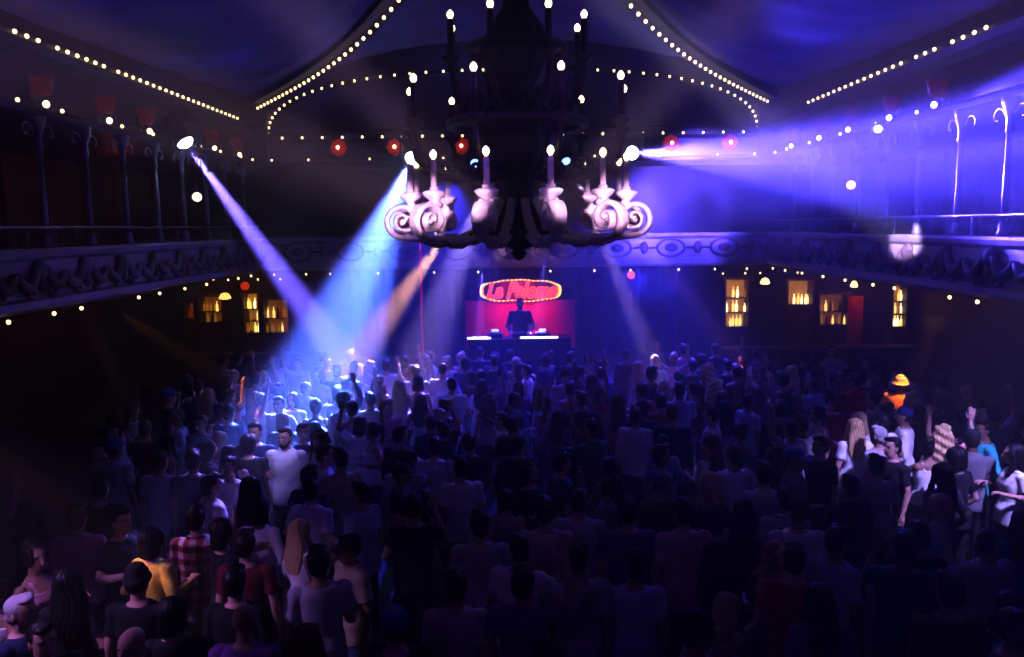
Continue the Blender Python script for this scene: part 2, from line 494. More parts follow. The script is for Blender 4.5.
for s, ys in ((-1, (10.75, 12.4, 13.75, 14.9, 16.7, 18.2)), (1, (11.9, 13.3, 14.9, 16.3, 17.9))):
    for i, y in enumerate(ys):
        sconce(False, (s * (W - .0), y, 6.02), R(90) if s < 0 else R(-90), 'dim red scalloped wall sconce on the %s entablature, %s from the photo edge' % ('left' if s < 0 else 'right', ord_[i]), 'red sconces along the side walls')
string('loose pairs of bulbs along the left entablature', [Vector((-W + .1, y, 6.0)) for y in (10.3, 11.3, 13.0, 14.1, 15.5, 16.2, 17.3, 18.6, 19.4)])
string('loose pairs of bulbs along the right entablature', [Vector((W - .1, y, 6.0)) for y in (12.6, 14.0, 15.5, 17.1, 18.5, 19.3)])
string('spaced bulbs on the frieze under the arch row', [Vector((x, YB - .08, 6.02)) for x in (-5.9, -5.0, -3.5, -1.7, -.6, .9, 2.0, 3.6, 5.0, 5.9)])

# globe lamps on the gallery walls
def globe(label, p, r, m, top):
    t = thing('globe_lamp', label, 'lamp', p)
    bm = new_bm(); ball(bm, (0, 0, 0), r, 16, 10); obj('globe', bm, m, t)
    bm = new_bm(); tube(bm, [(0, 0, r * .9), (0, 0, top - p[2])], .012, 6); obj('hanging_rod', bm, M_bronze, t)
    bm = new_bm(); lathe(bm, [(.03, top - p[2] - .06), (.06, top - p[2] - .01), (.06, top - p[2])], n=12); obj('ceiling_rose', bm, M_bronze, t)
    return t
globe('small round white lamp glowing on the left gallery wall', at_y(197, 197, 17.5), .10, mat('frosted globe glass', (.9, .8, .7), .3, emit=(1, .75, .55), estr=2.2), ZC)
globe('small round pinkish lamp glowing in the haze of the right gallery', at_y(851, 185, 17.5), .095, mat('pink globe glass', (.9, .7, .7), .3, emit=(1, .5, .4), estr=2.0), ZC)
globe('red glowing lamp under the rear balcony right of the stage', at_y(631, 275, 20.4), .10, mat('red globe glass', (.9, .2, .2), .3, emit=(1, .12, .1), estr=1.6), ZU)
globe('dull red lamp under the left rear balcony corner', at_y(245, 286, 20.5), .11, mat('dull red globe glass', (.6, .05, .02), .3, emit=(1, .08, .02), estr=.5), ZU)

# ------------------------------------------------------------------ chandelier
CH = Vector((.06, TY, 0))
def make_chandelier():
    t = thing('chandelier', 'huge dark candle chandelier with carved scroll arms hanging over the dance floor', 'chandelier', (CH.x, CH.y, 0))
    bm = new_bm()
    prof = [(.0, 3.86), (.05, 3.88), (.1, 3.96), (.07, 4.0), (.24, 4.06), (.36, 4.16), (.40, 4.28), (.30, 4.4), (.22, 4.5), (.18, 4.75), (.26, 4.95), (.40, 5.15),
            (.46, 5.35), (.42, 5.6), (.26, 5.8), (.2, 5.95), (.3, 6.1), (.42, 6.3), (.44, 6.5), (.3, 6.75), (.16, 6.95), (.12, 7.3), (.2, 7.5), (.22, 7.65), (.1, 7.85), (.045, 8.0), (.045, 8.1)]
    loops = []
    for r, z in prof:   # gently fluted
        loops.append([Vector((math.cos(a) * max(r, 1e-3) * (1 + .05 * math.cos(12 * a)), math.sin(a) * max(r, 1e-3) * (1 + .05 * math.cos(12 * a)), z)) for a in [2 * PI * i / 48 for i in range(48)]])
    loft(bm, loops); obj('central_stem', bm, M_bronze, t)
    bm = new_bm()
    z = 8.06
    while z < TZ:
        pts = [Vector((.05 * math.cos(a), 0, z + .09 * math.sin(a))) if int(round((z - 8.06) / .14)) % 2 else Vector((0, .05 * math.cos(a), z + .09 * math.sin(a))) for a in [2 * PI * i / 10 for i in range(10)]]
        tube(bm, pts, .014, 5, closed=True); z += .14
    obj('chain', bm, M_black, t)
    for r, z in ((.62, 4.2), (.85, 5.55), (.6, 6.45)):
        bm = new_bm(); tube(bm, [Vector((r * math.cos(a), r * math.sin(a), z)) for a in [2 * PI * i / 40 for i in range(40)]], .045, 8, closed=True, flat=1.3)
        obj('hoop', bm, M_bronze, t)
    # mesh of one lower arm, in the plane x = radius
    def ribbon(bm, pts, thick, wide):
        N = len(pts); loops = []
        for i in range(N):
            tg = (Vector(pts[min(i + 1, N - 1)]) - Vector(pts[max(i - 1, 0)])).normalized()
            nrm = Vector((0, 1, 0)).cross(tg).normalized()
            k = 1 if not hasattr(thick, '__len__') else 0
            th = thick if k else thick[i]; wd = wide if not hasattr(wide, '__len__') else wide[i]
            loops.append(circ(pts[i], wd, th, 10, Vector((0, 1, 0)), nrm, 3.0))
        loft(bm, loops)
    def scroll(rc, zc, r0, turns, sgn=1, n=44):
        out = []
        for i in range(n):
            f = i / (n - 1); a = -PI / 2 + sgn * f * turns * 2 * PI; r = r0 * (1 - f) ** .8 + .02
            out.append(Vector((rc + r * math.cos(a), 0, zc + r * math.sin(a))))
        return out
    low = new_bm()
    sp = scroll(1.46, 4.38, .19, 1.8)
    arm = [Vector((.3, 0, 4.62)), Vector((.42, 0, 4.42)), Vector((.58, 0, 4.24)), Vector((.78, 0, 4.14)), Vector((1.0, 0, 4.12)), Vector((1.26, 0, 4.16))]
    pts = arm + sp
    ribbon(low, pts, [.045] * 6 + [.036 - .018 * i / 43 for i in range(44)], [.05, .055, .065, .075, .085, .085] + [.075 + .02 * math.sin(i / 43 * PI) + .035 * i / 43 for i in range(44)])
    # acanthus leaves under the arm and behind the scroll
    for (x, z, dx, dz, l) in ((1.18, 4.12, .2, .1, .13), (.98, 4.08, .2, -.04, .12), (.72, 4.14, -.15, .12, .11), (1.34, 4.56, .16, .1, .07)):
        for q in (-1, 0, 1):
            ball(low, (x, q * .05, z), (l, .035, .035), 8, 6, Matrix.Rotation(-math.atan2(dz, dx), 3, 'Y') @ Matrix.Rotation(q * .4, 3, 'Z'))
    ball(low, (1.46, 0, 4.36), (.04, .08, .04), 10, 6)
    low_me = mesh_of('scroll_arm', low, M_gilt)
    cup = new_bm(); lathe(cup, [(.03, 0), (.05, .04), (.12, .09), (.14, .13), (.1, .15), (.05, .16), (.055, .19)], n=14); cup_me = mesh_of('drip_cup', cup, M_gilt)
    cup2 = new_bm(); lathe(cup2, [(.03, 0), (.04, .04), (.1, .08), (.11, .12), (.04, .15)], n=14); cup2_me = mesh_of('drip_cup', cup2, M_bronze)
    ca = new_bm(); lathe(ca, [(.036, 0), (.036, .30), (.03, .33), (.018, .34)], n=12); ca_me = mesh_of('candle_tube', ca, mat('ivory candle tube', (.62, .52, .55), .5))
    ca2 = new_bm(); lathe(ca2, [(.04, 0), (.04, .36), (.03, .39), (.018, .4)], n=12); ca2_me = mesh_of('candle_tube', ca2, M_bronze)
    bb = new_bm(); lathe(bb, [(.016, 0), (.036, .03), (.042, .052), (.036, .08), (.016, .104), (.004, .11)], n=12); bb_me = mesh_of('candle_bulb', bb, M_bulb_w)
    def candle(parent, x, z, up):
        c = obj('drip_cup', cup_me if up else cup2_me, None, parent, loc=(x, 0, z))
        d = obj('candle_tube', ca_me if up else ca2_me, None, parent, loc=(x, 0, z + .16))
        e = obj('candle_bulb', bb_me, None, parent, loc=(x, 0, z + (.5 if up else .55)))
    for k in range(12):
        o = obj('scroll_arm', low_me, None, t); o.rotation_euler = (0, 0, R(15 + 30 * k))
        candle(o, 1.36, 4.56, True)
    def upper(n, rad, z, phase, sc_):
        bm = new_bm()
        pts = [Vector((.2, 0, z - .3)), Vector((.35, 0, z - .48)), Vector((.55 * rad, 0, z - .55)), Vector((.8 * rad, 0, z - .46)), Vector((.95 * rad, 0, z - .25)), Vector((rad, 0, z))]
        tube(bm, pts, [.05, .05, .045, .042, .04, .035], 8)
        for q in range(20):
            pass
        spp = [Vector((.62 * rad + .13 * (1 - f) * math.cos(-1.2 + f * 9), 0, z - .38 + .13 * (1 - f) * math.sin(-1.2 + f * 9))) for f in [i / 20 for i in range(21)]]
        tube(bm, spp, [.03 - .015 * i / 20 for i in range(21)], 6)
        ball(bm, (.85 * rad, 0, z - .42), (.09, .05, .045), 8, 6)
        me = mesh_of('upper_arm', bm, M_bronze)
        for k in range(n):
            o = obj('upper_arm', me, None, t); o.rotation_euler = (0, 0, R(phase + 360 / n * k))
            candle(o, rad, z - .02, False)
    upper(9, 1.38, 5.42, 10, 1)
    upper(8, .86, 6.2, 25, 1)
    return t
make_chandelier()

# ------------------------------------------------------------------ moving-head spotlights
M_lens = mat('lit spotlight lens', (.8, .85, 1), .2, emit=(.55, .68, 1), estr=30)
M_lens_dim = mat('dim blue spotlight lens', (.5, .6, 1), .2, emit=(.25, .4, 1), estr=3)
def moving_head(label, p, target, bright=True, scale=1., group=None):
    p = Vector(p); t = thing('stage_spotlight', label, 'spotlight', p, 0, group)
    d = (Vector(target) - p).normalized()
    q = d.to_track_quat('Z', 'Y')
    rt = q.to_matrix()
    s = scale
    bm = new_bm()
    loft(bm, [[Vector(v) for v in circ((0, 0, z * s), r * s, r * s, 18)] for z, r in ((-.36, .06), (-.33, .11), (-.15, .14), (.0, .12), (.02, .135), (.05, .135))])
    o = obj('lamp_head', bm, M_black, t); o.rotation_mode = 'QUATERNION'; o.rotation_quaternion = q; o.location = -d * .05 * s
    bm = new_bm(); loft(bm, [circ((0, 0, .052 * s), .108 * s, .108 * s, 20), circ((0, 0, .075 * s), .10 * s, .10 * s, 20), circ((0, 0, .10 * s), .075 * s, .075 * s, 20), circ((0, 0, .115 * s), .03 * s, .03 * s, 20)]); l = obj('lens', bm, M_lens if bright else M_lens_dim, o)
    bm = new_bm(); b_box(bm, (-.14 * s, -.14 * s, .3 * s), (.14 * s, .14 * s, .42 * s)); obj('base', bm, M_black, t, smooth=False, bevel=.01)
    bm = new_bm()
    for k in (-1, 1): b_box(bm, (k * .18 * s - .02, -.05, -.08 * s), (k * .18 * s + .02, .05, .3 * s))
    b_box(bm, (-.2 * s, -.06, .26 * s), (.2 * s, .06, .31 * s)); obj('yoke', bm, M_black, t, smooth=False)
    return p + d * (.08 * s)
F1 = at_x(185, 142, -W + .42); T1 = at_z(362, 385, 1.5)
F2 = at_y(412, 158, YB - .5); T2 = at_z(314, 408, 1.5)
F3 = at_y(632, 153, YB - .5); T3 = at_x(1015, 142, W - .1)
F4 = at_y(475, 163, YB - .5); F5 = at_y(566, 161, YB - .5)
F6 = at_x(878, 129, W - .3)
L1 = moving_head('bright blue-white spotlight on the left entablature, beam pointing down right', F1, T1, scale=1.35)
L2 = moving_head('bright white spotlight left of the chandelier throwing a wide blue beam down', F2, T2, scale=1.5)
L3 = moving_head('bright spotlight right of the chandelier, beam pointing to the right gallery', F3, T3, scale=1.5)
T4 = at_z(460, 368, 1.6); T5 = at_z(655, 366, 1.6)
L4 = moving_head('faint spotlight behind the chandelier, left of its stem', F4, (-.8, 14, 2), False)
L5 = moving_head('faint spotlight behind the chandelier, right of its stem', F5, T5, False)
L6 = moving_head('small bright spotlight high on the right entablature above the haze', F6, (2, 6, 2), True, .55)
# lighting bar they hang from at the rear
for nm, x0, x1 in (('left', -3.3, -.4), ('right', .6, 3.6)):
    t = thing('lighting_bar', 'black hanging lighting bar behind the chandelier, %s of its stem' % nm, 'lighting bar', ((x0 + x1) / 2, YB - .5, 6.62))
    h = (x1 - x0) / 2
    bm = new_bm(); tube(bm, [(-h, 0, 0), (h, 0, 0)], .03, 8); obj('bar', bm, M_black, t)
    for k in (-.8, .8):
        bm = new_bm(); tube(bm, [(h * k, 0, 0), (h * k, .5, .02)], .015, 6); obj('bracket', bm, M_black, t)

light('SPOT', L1, 140000, (.20, .14, 1), T1, 9.5, .7, .04)
light('SPOT', L1, 90000, (.20, .14, 1), T1, 10.5, .7, .05, 22)
light('SPOT', L2, 180000, (.10, .19, 1), T2, 15, .6, .06, 12)
light('SPOT', L2, 60000, (.22, .45, 1), T2, 9, .9, .06)
light('SPOT', L2, 26000, (.26, .20, 1), at_z(245, 462, 1.6), 8, .8, .06)
light('SPOT', L3, 150000, (.12, .085, 1), T3, 7.5, .5, .05, 26)
light('SPOT', L3, 200000, (.11, .075, 1), at_x(1015, 165, W - .1), 15, 1, .05, 16)
# unseen blue floods added to brighten the right-hand haze and the stage surroundings
light('SPOT', (6.1, 7.0, 5.75), 170000, (.13, .09, 1), at_y(735, 180, 18), 14, 1, .1, 10)
light('SPOT', (5.6, 7.0, 5.2), 90000, (.11, .08, 1), at_y(700, 222, 18), 15, 1, .1, 10)
light('SPOT', at_y(735, 160, 19.6), 4200, (.10, .07, 1), (4.6, 11.5, 5.2), 34, 1, .1, 5)
light('SPOT', (3.2, 19.7, 5.5), 7000, (.07, .05, 1), (1.8, 16.0, 1.2), 75, 1, .1, 4)
light('SPOT', (-1.5, 19.7, 5.5), 6000, (.06, .05, 1), (-1.8, 16.2, 1.2), 70, 1, .1, 4)
# stage shafts and the amber beam
light('SPOT', at_y(482, 268, 19.4), 11000, (.22, .13, 1), at_y(480, 352, 17.6), 11, .8, .04)
light('SPOT', at_y(547, 246, 19.4), 11000, (.22, .13, 1), at_y(533, 352, 17.4), 9, .8, .04)
light('SPOT', at_y(449, 232, 19.3), 46000, (1, .50, .20), at_y(372, 336, 16.5), 13, 1, .04)
# washes on the fabric ceiling
light('SPOT', (-2.0, 11.5, 6.0), 420, (.12, .12, 1), (-5.0, 13.8, 6.94), 22, 1, .1, 14)
light('SPOT', (-3.0, 13.5, 5.6), 420, (.10, .13, 1), at_y(462, 52, 20), 16, 1, .1, 9)
light('SPOT', (3.0, 13.5, 5.6), 420, (.10, .13, 1), at_y(655, 46, 20), 18, 1, .1, 9)
light('SPOT', (1.5, 7.5, 5.8), 90, (.10, .10, 1), (5.5, 12.4, 6.9), 20, 1, .1, 14)
for sx, e in ((-1, 100), (1, 35)): light('SPOT', (sx * 5.4, 7.3, 5.6), e, (.09, .03, 1), (sx * 2.0, 13, 9), 120, 1, .2)  # unseen blue uplights added to lift the whole ceiling
# crowd lights: two faint spotlights, then unseen lamps added for single groups
light('SPOT', F4 + Vector((.35, -.3, -.35)), 32000, (.52, .38, 1), at_z(415, 376, 1.6), 12, .8, .05)
light('SPOT', F5 + Vector((.2, -.35, -.35)), 34000, (.66, .44, 1), T5, 6, .8, .05)
light('SPOT', F5 + Vector((.5, -.2, -.2)), 12000, (1, .42, .75), at_z(744, 367, 1.6), 4, .8, .05)
light('SPOT', (6.0, 5.2, 6.6), 5000, (.40, .32, 1), at_z(950, 450, 1.6), 22, .7, .06)
light('SPOT', (-4.9, 4.5, 3.9), 420, (.55, .30, 1), at_z(60, 610, 1.55), 50, .8, .06)
light('SPOT', (-1.2, 6.6, 7.6), 2600, (.42, .36, 1), at_z(262, 452, 1.5), 10, 1, .06)
light('SPOT', (-5.0, 8.6, 4.6), 420, (.85, .40, .95), at_z(190, 560, 1.35), 6, .6, .05)
# white patch on the right parapet
light('SPOT', (-3.5, -1.5, 6.6), 130000, (.75, .68, 1), (W, 12.95, 3.98), 2.3, .7, .03)
# pale pink front light on the lower scrolls of the chandelier
for dx, c_ in ((-1.45, 4), (-1.06, 4), (-.50, 3), (.50, 3), (1.06, 4), (1.45, 4)):
    light('SPOT', (dx * 1.6, -1.2, 5.2), 18000, (1, .62, .95), CH + Vector((dx, -.6, 4.53)), c_, .8, .05)
# deep blue fill added from above the frame and behind the camera
light('SPOT', (0, 4.5, 8.6), 190, (.12, .03, 1), (0, 10.5, 0), 95, 1, .6)
light('SPOT', (-3, -1.4, 7.5), 110, (.25, .03, .9), (-1, 9, 1), 80, 1, .6)
light('POINT', (-8.4, 12, 5.2), 3, (1, .12, .35), radius=.2)  # unseen red and violet points added to tint the galleries
light('POINT', (8.4, 12, 5.2), 3, (.4, .12, .8), radius=.2)
light('POINT', (-8.2, 17, 5.2), 3.5, (1, .12, .12), radius=.2)
light('SPOT', (4.5, 6, 6.9), 1000, (.36, .14, 1), (-W, 12.3, 3.7), 22, 1, .2)  # unseen violet washes added to brighten both parapets
light('SPOT', (-4.5, 6, 6.9), 900, (.28, .13, 1), (W, 12.3, 3.7), 22, 1, .2)

# ------------------------------------------------------------------ stage
bm = new_bm(); b_box(bm, (-4.2, 17.3, 0), (4.2, Y2 - .1, .85)); struct('stage_platform', bm, M_dark)
t = thing('stage_curtain', 'dark blue pleated curtain hanging behind the stage', 'curtain', (0, 21.4, .85))
bm = new_bm(); lo, hi = [], []
N = 160
for i in range(N + 1):
    x = -4.4 + 8.8 * i / N
    y = .07 * math.sin(i * .95) + .03 * math.sin(i * .4)
    lo.append(bm.verts.new((x, y, 0))); hi.append(bm.verts.new((x, y * .6, 2.36)))
for i in range(N): bm.faces.new((lo[i], lo[i + 1], hi[i + 1], hi[i]))
obj('cloth', bm, mat('blue velvet', (.05, .05, .12), .8), t)
YS = 19.2
p0, p1 = at_y(465, 301, YS), at_y(575, 301, YS)
t = thing('backdrop_panel', 'plain red-pink backdrop panel on the stage below the bulb-edged sign', 'backdrop', ((p0.x + p1.x) / 2, YS, .85))
hw = (p1.x - p0.x) / 2; zt = p0.z - .85
bm = new_bm(); b_box(bm, (-hw, -.02, .5), (hw, .02, zt)); obj('cloth_panel', bm, mat('red backdrop cloth', (.75, .04, .16), .7, noise_amt=.1, nscale=1.5), t, smooth=False)
for k in (-1, 1):
    bm = new_bm(); tube(bm, [(k * (hw - .04), .04, 0), (k * (hw - .04), .04, zt)], .025, 8); obj('pole', bm, M_black, t)
    bm = new_bm(); b_box(bm, (k * (hw - .04) - .2, -.2, 0), (k * (hw - .04) + .2, .25, .02)); obj('foot', bm, M_black, t, smooth=False)
light('SPOT', ((p0.x + p1.x) / 2, 18.0, 3.15), 140, (1, .08, .36), ((p0.x + p1.x) / 2, YS, 2.3), 85, .8, .1)  # unseen red lamp added to brighten the backdrop
# marquee sign
c = at_y(520.5, 290, YS + .02)
t = thing('marquee_sign', 'red script sign with yellow bulb outline above the red backdrop', 'sign', (c.x, YS - .16, c.z))
hw, hh = 40.5 / 800 * YS * 1.005, 10.5 / 800 * YS
def cloud(k, n=72):
    out = []
    for i in range(n):
        a = 2 * PI * i / n
        x = math.cos(a); z = math.sin(a)
        w = (abs(x) ** 3.2 + abs(z) ** 3.2) ** (-1 / 3.2)
        bump = 1 + .06 * math.sin(a * 8) * (abs(z) ** .5)
        if z > 0: bump += .10 * math.exp(-((x * w + .45) / .2) ** 2) + .16 * math.exp(-((x * w - .1) / .22) ** 2) - .06
        out.append(Vector((hw * k * x * w * (1 if abs(z) > .3 else 1.0), 0, hh * (k if k < 1 else 1.0) * z * w * bump)))
    return out
bm = new_bm(); o_ = cloud(1.0)
loft(bm, [[p + Vector((0, .05, 0)) for p in o_], [p + Vector((0, -.0, 0)) for p in o_]]); obj('board', bm, mat('yellow lit sign board', (.7, .25, .05), .5, emit=(1, .42, .06), estr=.9), t, smooth=False)
bm = new_bm(); o_ = cloud(.90)
loft(bm, [[p + Vector((0, -.001, 0)) for p in o_], [p + Vector((0, -.02, 0)) for p in o_]]); obj('inner_panel', bm, mat('dark red sign panel', (.10, .01, .03), .5, emit=(.4, .01, .06), estr=.12), t, smooth=False)
sb = new_bm(); ball(sb, (0, 0, 0), .018, 8, 6); sb = mesh_of('bulb', sb, mat('yellow sign bulb', (1, .7, .2), .3, emit=(1, .55, .12), estr=2.6))
for p in cloud(.97, 60): obj('bulb', sb, None, t, loc=p + Vector((0, -.012, 0)))
def text_mesh(body, size, shear, off, ext):
    cu = bpy.data.curves.new('lettering', 'FONT'); cu.body = body; cu.size = size; cu.shear = shear; cu.offset = off; cu.extrude = ext
    cu.align_x = 'CENTER'; cu.align_y = 'CENTER'
    tmp = bpy.data.objects.new('lettering', cu); C.objects.link(tmp)
    dg = bpy.context.evaluated_depsgraph_get()
    me = bpy.data.meshes.new_from_object(tmp.evaluated_get(dg)); bpy.data.objects.remove(tmp); bpy.data.curves.remove(cu)
    return me
me = text_mesh('La Paloma', .50, .35, .012, .012)
me.materials.clear(); me.materials.append(mat('red sign letters', (.8, .03, .03), .4, emit=(1, .05, .08), estr=1.2))
o = obj('lettering', me, None, t, loc=(0, -.035, -.01)); o.rotation_euler = (R(90), 0, 0)
sx = 1.74 * hw / max(me.vertices[i].co.x - 0 for i in range(len(me.vertices))) / 2
o.scale = (sx, 1, 1)
me2 = text_mesh('La Paloma', .50, .35, .028, .004)
me2.materials.clear(); me2.materials.append(mat('orange sign letter edge', (.9, .35, .1), .4, emit=(1, .34, .06), estr=.8))
o = obj('lettering_edge', me2, None, t, loc=(0, -.024, -.01)); o.rotation_euler = (R(90), 0, 0); o.scale = (sx, 1, 1)
for k in (-.7, .7):
    bm = new_bm(); tube(bm, [(hw * k, .03, hh), (hw * k, .03, 3.26 - c.z + .6)], .01, 6); obj('hanging_cable', bm, M_wire, t)

# dj desk with decks
DY = 17.75
t = thing('dj_desk', 'long black dj table on the stage in front of the red backdrop', 'table', (.1, DY, .85))
bm = new_bm(); b_box(bm, (-1.15, -.32, .93), (1.15, .32, .98)); obj('table_top', bm, M_black, t, smooth=False, bevel=.008)
bm = new_bm(); b_box(bm, (-1.12, -.31, .05), (1.12, -.28, .93)); obj('front_panel', bm, M_black, t, smooth=False)
for sx_ in (-1, 1):
    for sy in (-1, 1):
        bm = new_bm(); b_box(bm, (sx_ * 1.1 - .03, sy * .27 - .03, 0), (sx_ * 1.1 + .03, sy * .27 + .03, .93)); obj('leg', bm, M_black, t, smooth=False)
zt = .85 + .98
for i, (x, lab) in enumerate(((-.45, 'black dj deck at the left hand of the dj'), (.62, 'black dj deck at the right hand of the dj'))):
    t = thing('dj_deck', lab, 'dj deck', (x, DY + .05, zt), 0, 'dj decks')
    bm = new_bm(); b_box(bm, (-.17, -.2, 0), (.17, .2, .09)); obj('case', bm, M_black, t, smooth=False, bevel=.008)
    bm = new_bm(); lathe(bm, [(.12, .09), (.12, .105), (.11, .112)], n=24); obj('jog_wheel', bm, M_iron, t)
    bm = new_bm(); b_box(bm, (-.08, .13, .1), (.08, .15, .16)); obj('screen', bm, mat('lit screen', (.3, .4, .6), .3, emit=(.5, .6, 1), estr=1.5), t, smooth=False)
t = thing('dj_mixer', 'black dj mixer between the two decks', 'mixer', (.09, DY + .05, zt))
bm = new_bm(); b_box(bm, (-.15, -.2, 0), (.15, .2, .1)); obj('case', bm, M_black, t, smooth=False, bevel=.008)
for k in range(4):
    for q in range(3):
        bm = new_bm(); lathe(bm, [(.014, 0), (.012, .025)], (-.1 + .066 * k, .1 - .08 * q, .1), 10); obj('knob', bm, M_iron, t)
ML = mat('white lit strip', (.9, .9, .9), .3, emit=(.85, .85, 1), estr=2.2)
for (px, w, lab) in ((479, .26, 'short white glowing strip on the left end of the dj table'), (539, .42, 'long white glowing strip in front of the right deck')):
    p = at_y(px, 330, DY - .22)
    t = thing('light_strip', lab, 'light strip', (p.x, DY - .26, zt), 0)
    bm = new_bm(); b_box(bm, (-w, -.02, 0), (w, .02, .045)); obj('diffuser', bm, ML, t, smooth=False, bevel=.006)
    bm = new_bm(); b_box(bm, (-w - .01, .02, 0), (w + .01, .035, .05)); obj('housing', bm, M_black, t, smooth=False)
p = at_y(421.5, 300, 18.6)
t = thing('neon_tube', 'thin red vertical neon tube standing left of the stage', 'neon tube', (p.x, 18.6, .85))
bm = new_bm(); tube(bm, [(0, 0, .1), (0, 0, 3.1)], .022, 8); obj('tube', bm, mat('red neon', (.6, .02, .04), .4, emit=(.8, .02, .12), estr=.25), t)
bm = new_bm(); lathe(bm, [(.2, 0), (.2, .03), (.04, .05), (.04, .12)], n=16); obj('base', bm, M_black, t)

# ------------------------------------------------------------------ bars beneath the balconies
M_glow = mat('amber lit back panel', (.5, .2, .04), .5, emit=(1, .38, .05), estr=.10)
M_glow2 = mat('yellow lit back panel', (.6, .35, .08), .5, emit=(1, .45, .06), estr=.24)
M_bot = [mat('amber self-glowing bottle glass', (.55, .22, .03), .2, emit=(1, .45, .06), estr=.25), mat('pale gold self-glowing bottle glass', (.8, .6, .2), .2, emit=(1, .72, .22), estr=1.3),  # glow put into the glass makes the bottles look lit
         mat('dark brown bottle glass', (.10, .03, .01), .2), mat('red self-glowing bottle glass', (.4, .03, .02), .2, emit=(1, .08, .02), estr=.12), mat('clear self-glowing bottle glass', (.8, .75, .6), .2, emit=(1, .85, .45), estr=2.0)]
bt = []
for m in M_bot:
    bm = new_bm(); lathe(bm, [(.034, 0), (.036, .02), (.036, .15), (.03, .18), (.013, .21), (.012, .26), (.016, .265), (.016, .28)], n=10)
    bt.append(mesh_of('bottle', bm, m))
def bar_unit(px, pz0, pz1, wpx, rows, lab, bright, grp, mix):
    yb = Y2 - .45
    a = at_y(px, pz0, yb); b = at_y(px, pz1, yb)
    w = wpx / 800 * yb * .5; h = a.z - b.z
    t = thing('bar_shelf_unit', lab, 'shelf unit', (a.x, yb, 0))
    bm = new_bm()
    b_box(bm, (-w - .05, -.16, 0), (-w, .3, a.z + .1)); b_box(bm, (w, -.16, 0), (w + .05, .3, a.z + .1)); b_box(bm, (-w - .09, -.18, a.z + .1), (w + .09, .3, a.z + .16))
    b_box(bm, (-w, -.14, 0), (w, .3, b.z - .03)); obj('carcass', bm, M_wood, t, smooth=False)
    bm = new_bm(); b_box(bm, (-w, .26, b.z - .03), (w, .3, a.z + .1)); obj('back_panel', bm, M_glow2 if bright else M_glow, t, smooth=False)
    for r in range(rows):
        z = b.z + h * r / rows
        bm = new_bm(); b_box(bm, (-w, -.14, z - .025), (w, .26, z)); obj('shelf', bm, M_wood, t, smooth=False)
        n = max(2, int(2 * w / .085))
        for k in range(n):
            if rnd.random() < .1: continue
            m = rnd.choice(mix)
            o = obj('bottle', bt[m], None, loc=(a.x - w + (k + .5) * 2 * w / n, yb + rnd.uniform(-.06, .1), z))
            s_ = rnd.uniform(.85, 1.1); o.scale = (s_, s_, min(s_, (h / rows - .03) / .28))
            cname = ['amber', 'pale gold', 'dark brown', 'red', 'clear glowing'][m]
            tag(o, '%s bottle on %s' % (cname, grp + ', ' + ['lowest', 'second', 'third', 'top'][r] + ' shelf'), 'bottle', grp)
bar_unit(191, 306, 318, 9, 1, 'narrow shelf at the far left of the left bar', False, 'the narrow far left bar shelf', (0, 0, 2, 3))
bar_unit(212, 300, 322, 22, 2, 'wide amber-lit shelf unit of the left bar', False, 'the wide amber shelf of the left bar', (0, 0, 1, 2))
bar_unit(252, 297, 332, 14, 3, 'bright narrow three-tier shelf unit of the left bar', True, 'the bright narrow shelf of the left bar', (0, 1, 4, 1))
bar_unit(277, 303, 332, 24, 2, 'reddish dim shelf unit of the left bar next to the beam', False, 'the reddish shelf of the left bar', (0, 3, 2, 1))
bar_unit(736, 283, 326, 22, 3, 'tall yellow-lit shelf unit at the left end of the right bar', True, 'the tall yellow shelf of the right bar', (0, 1, 1, 4))
bar_unit(799, 284, 304, 24, 1, 'low yellow-lit shelf of the right bar beside a white lamp', True, 'the low yellow shelf of the right bar', (0, 1, 4, 4))
bar_unit(832, 298, 324, 28, 2, 'dim brown shelf unit in the middle of the right bar', False, 'the dim middle shelf of the right bar', (0, 2, 2, 3, 1))
p = at_y(856, 296, 21.2)
t = thing('red_drape', 'narrow red pleated drape hanging at the right bar below a cream lamp', 'drape', (p.x, 21.2, 0))
bm = new_bm(); a_, b_ = [], []
for i in range(41):
    x = -.2 + .4 * i / 40; y = .03 * math.sin(i * 1.1)
    a_.append(bm.verts.new((x * 1.15, y * 1.3, .05))); b_.append(bm.verts.new((x, y, p.z)))
for i in range(40): bm.faces.new((a_[i], a_[i + 1], b_[i + 1], b_[i]))
obj('cloth', bm, mat('red drape cloth', (.6, .05, .02), .8), t)
bm = new_bm(); tube(bm, [(-.26, 0, p.z), (.26, 0, p.z)], .02, 8); obj('rod', bm, M_bronze, t)
for k in (-.24, .24):
    bm = new_bm(); tube(bm, [(k, 0, p.z), (k, 0, ZU)], .008, 6); obj('hanger', bm, M_wire, t)
light('POINT', (p.x, 20.8, p.z + .1), 5, (1, .35, .08), radius=.05)  # unseen warm lamp added to brighten the drape
bar_unit(898, 288, 326, 13, 3, 'bright narrow shelf unit at the right end of the right bar', True, 'the bright narrow shelf of the right bar', (0, 1, 1, 4))
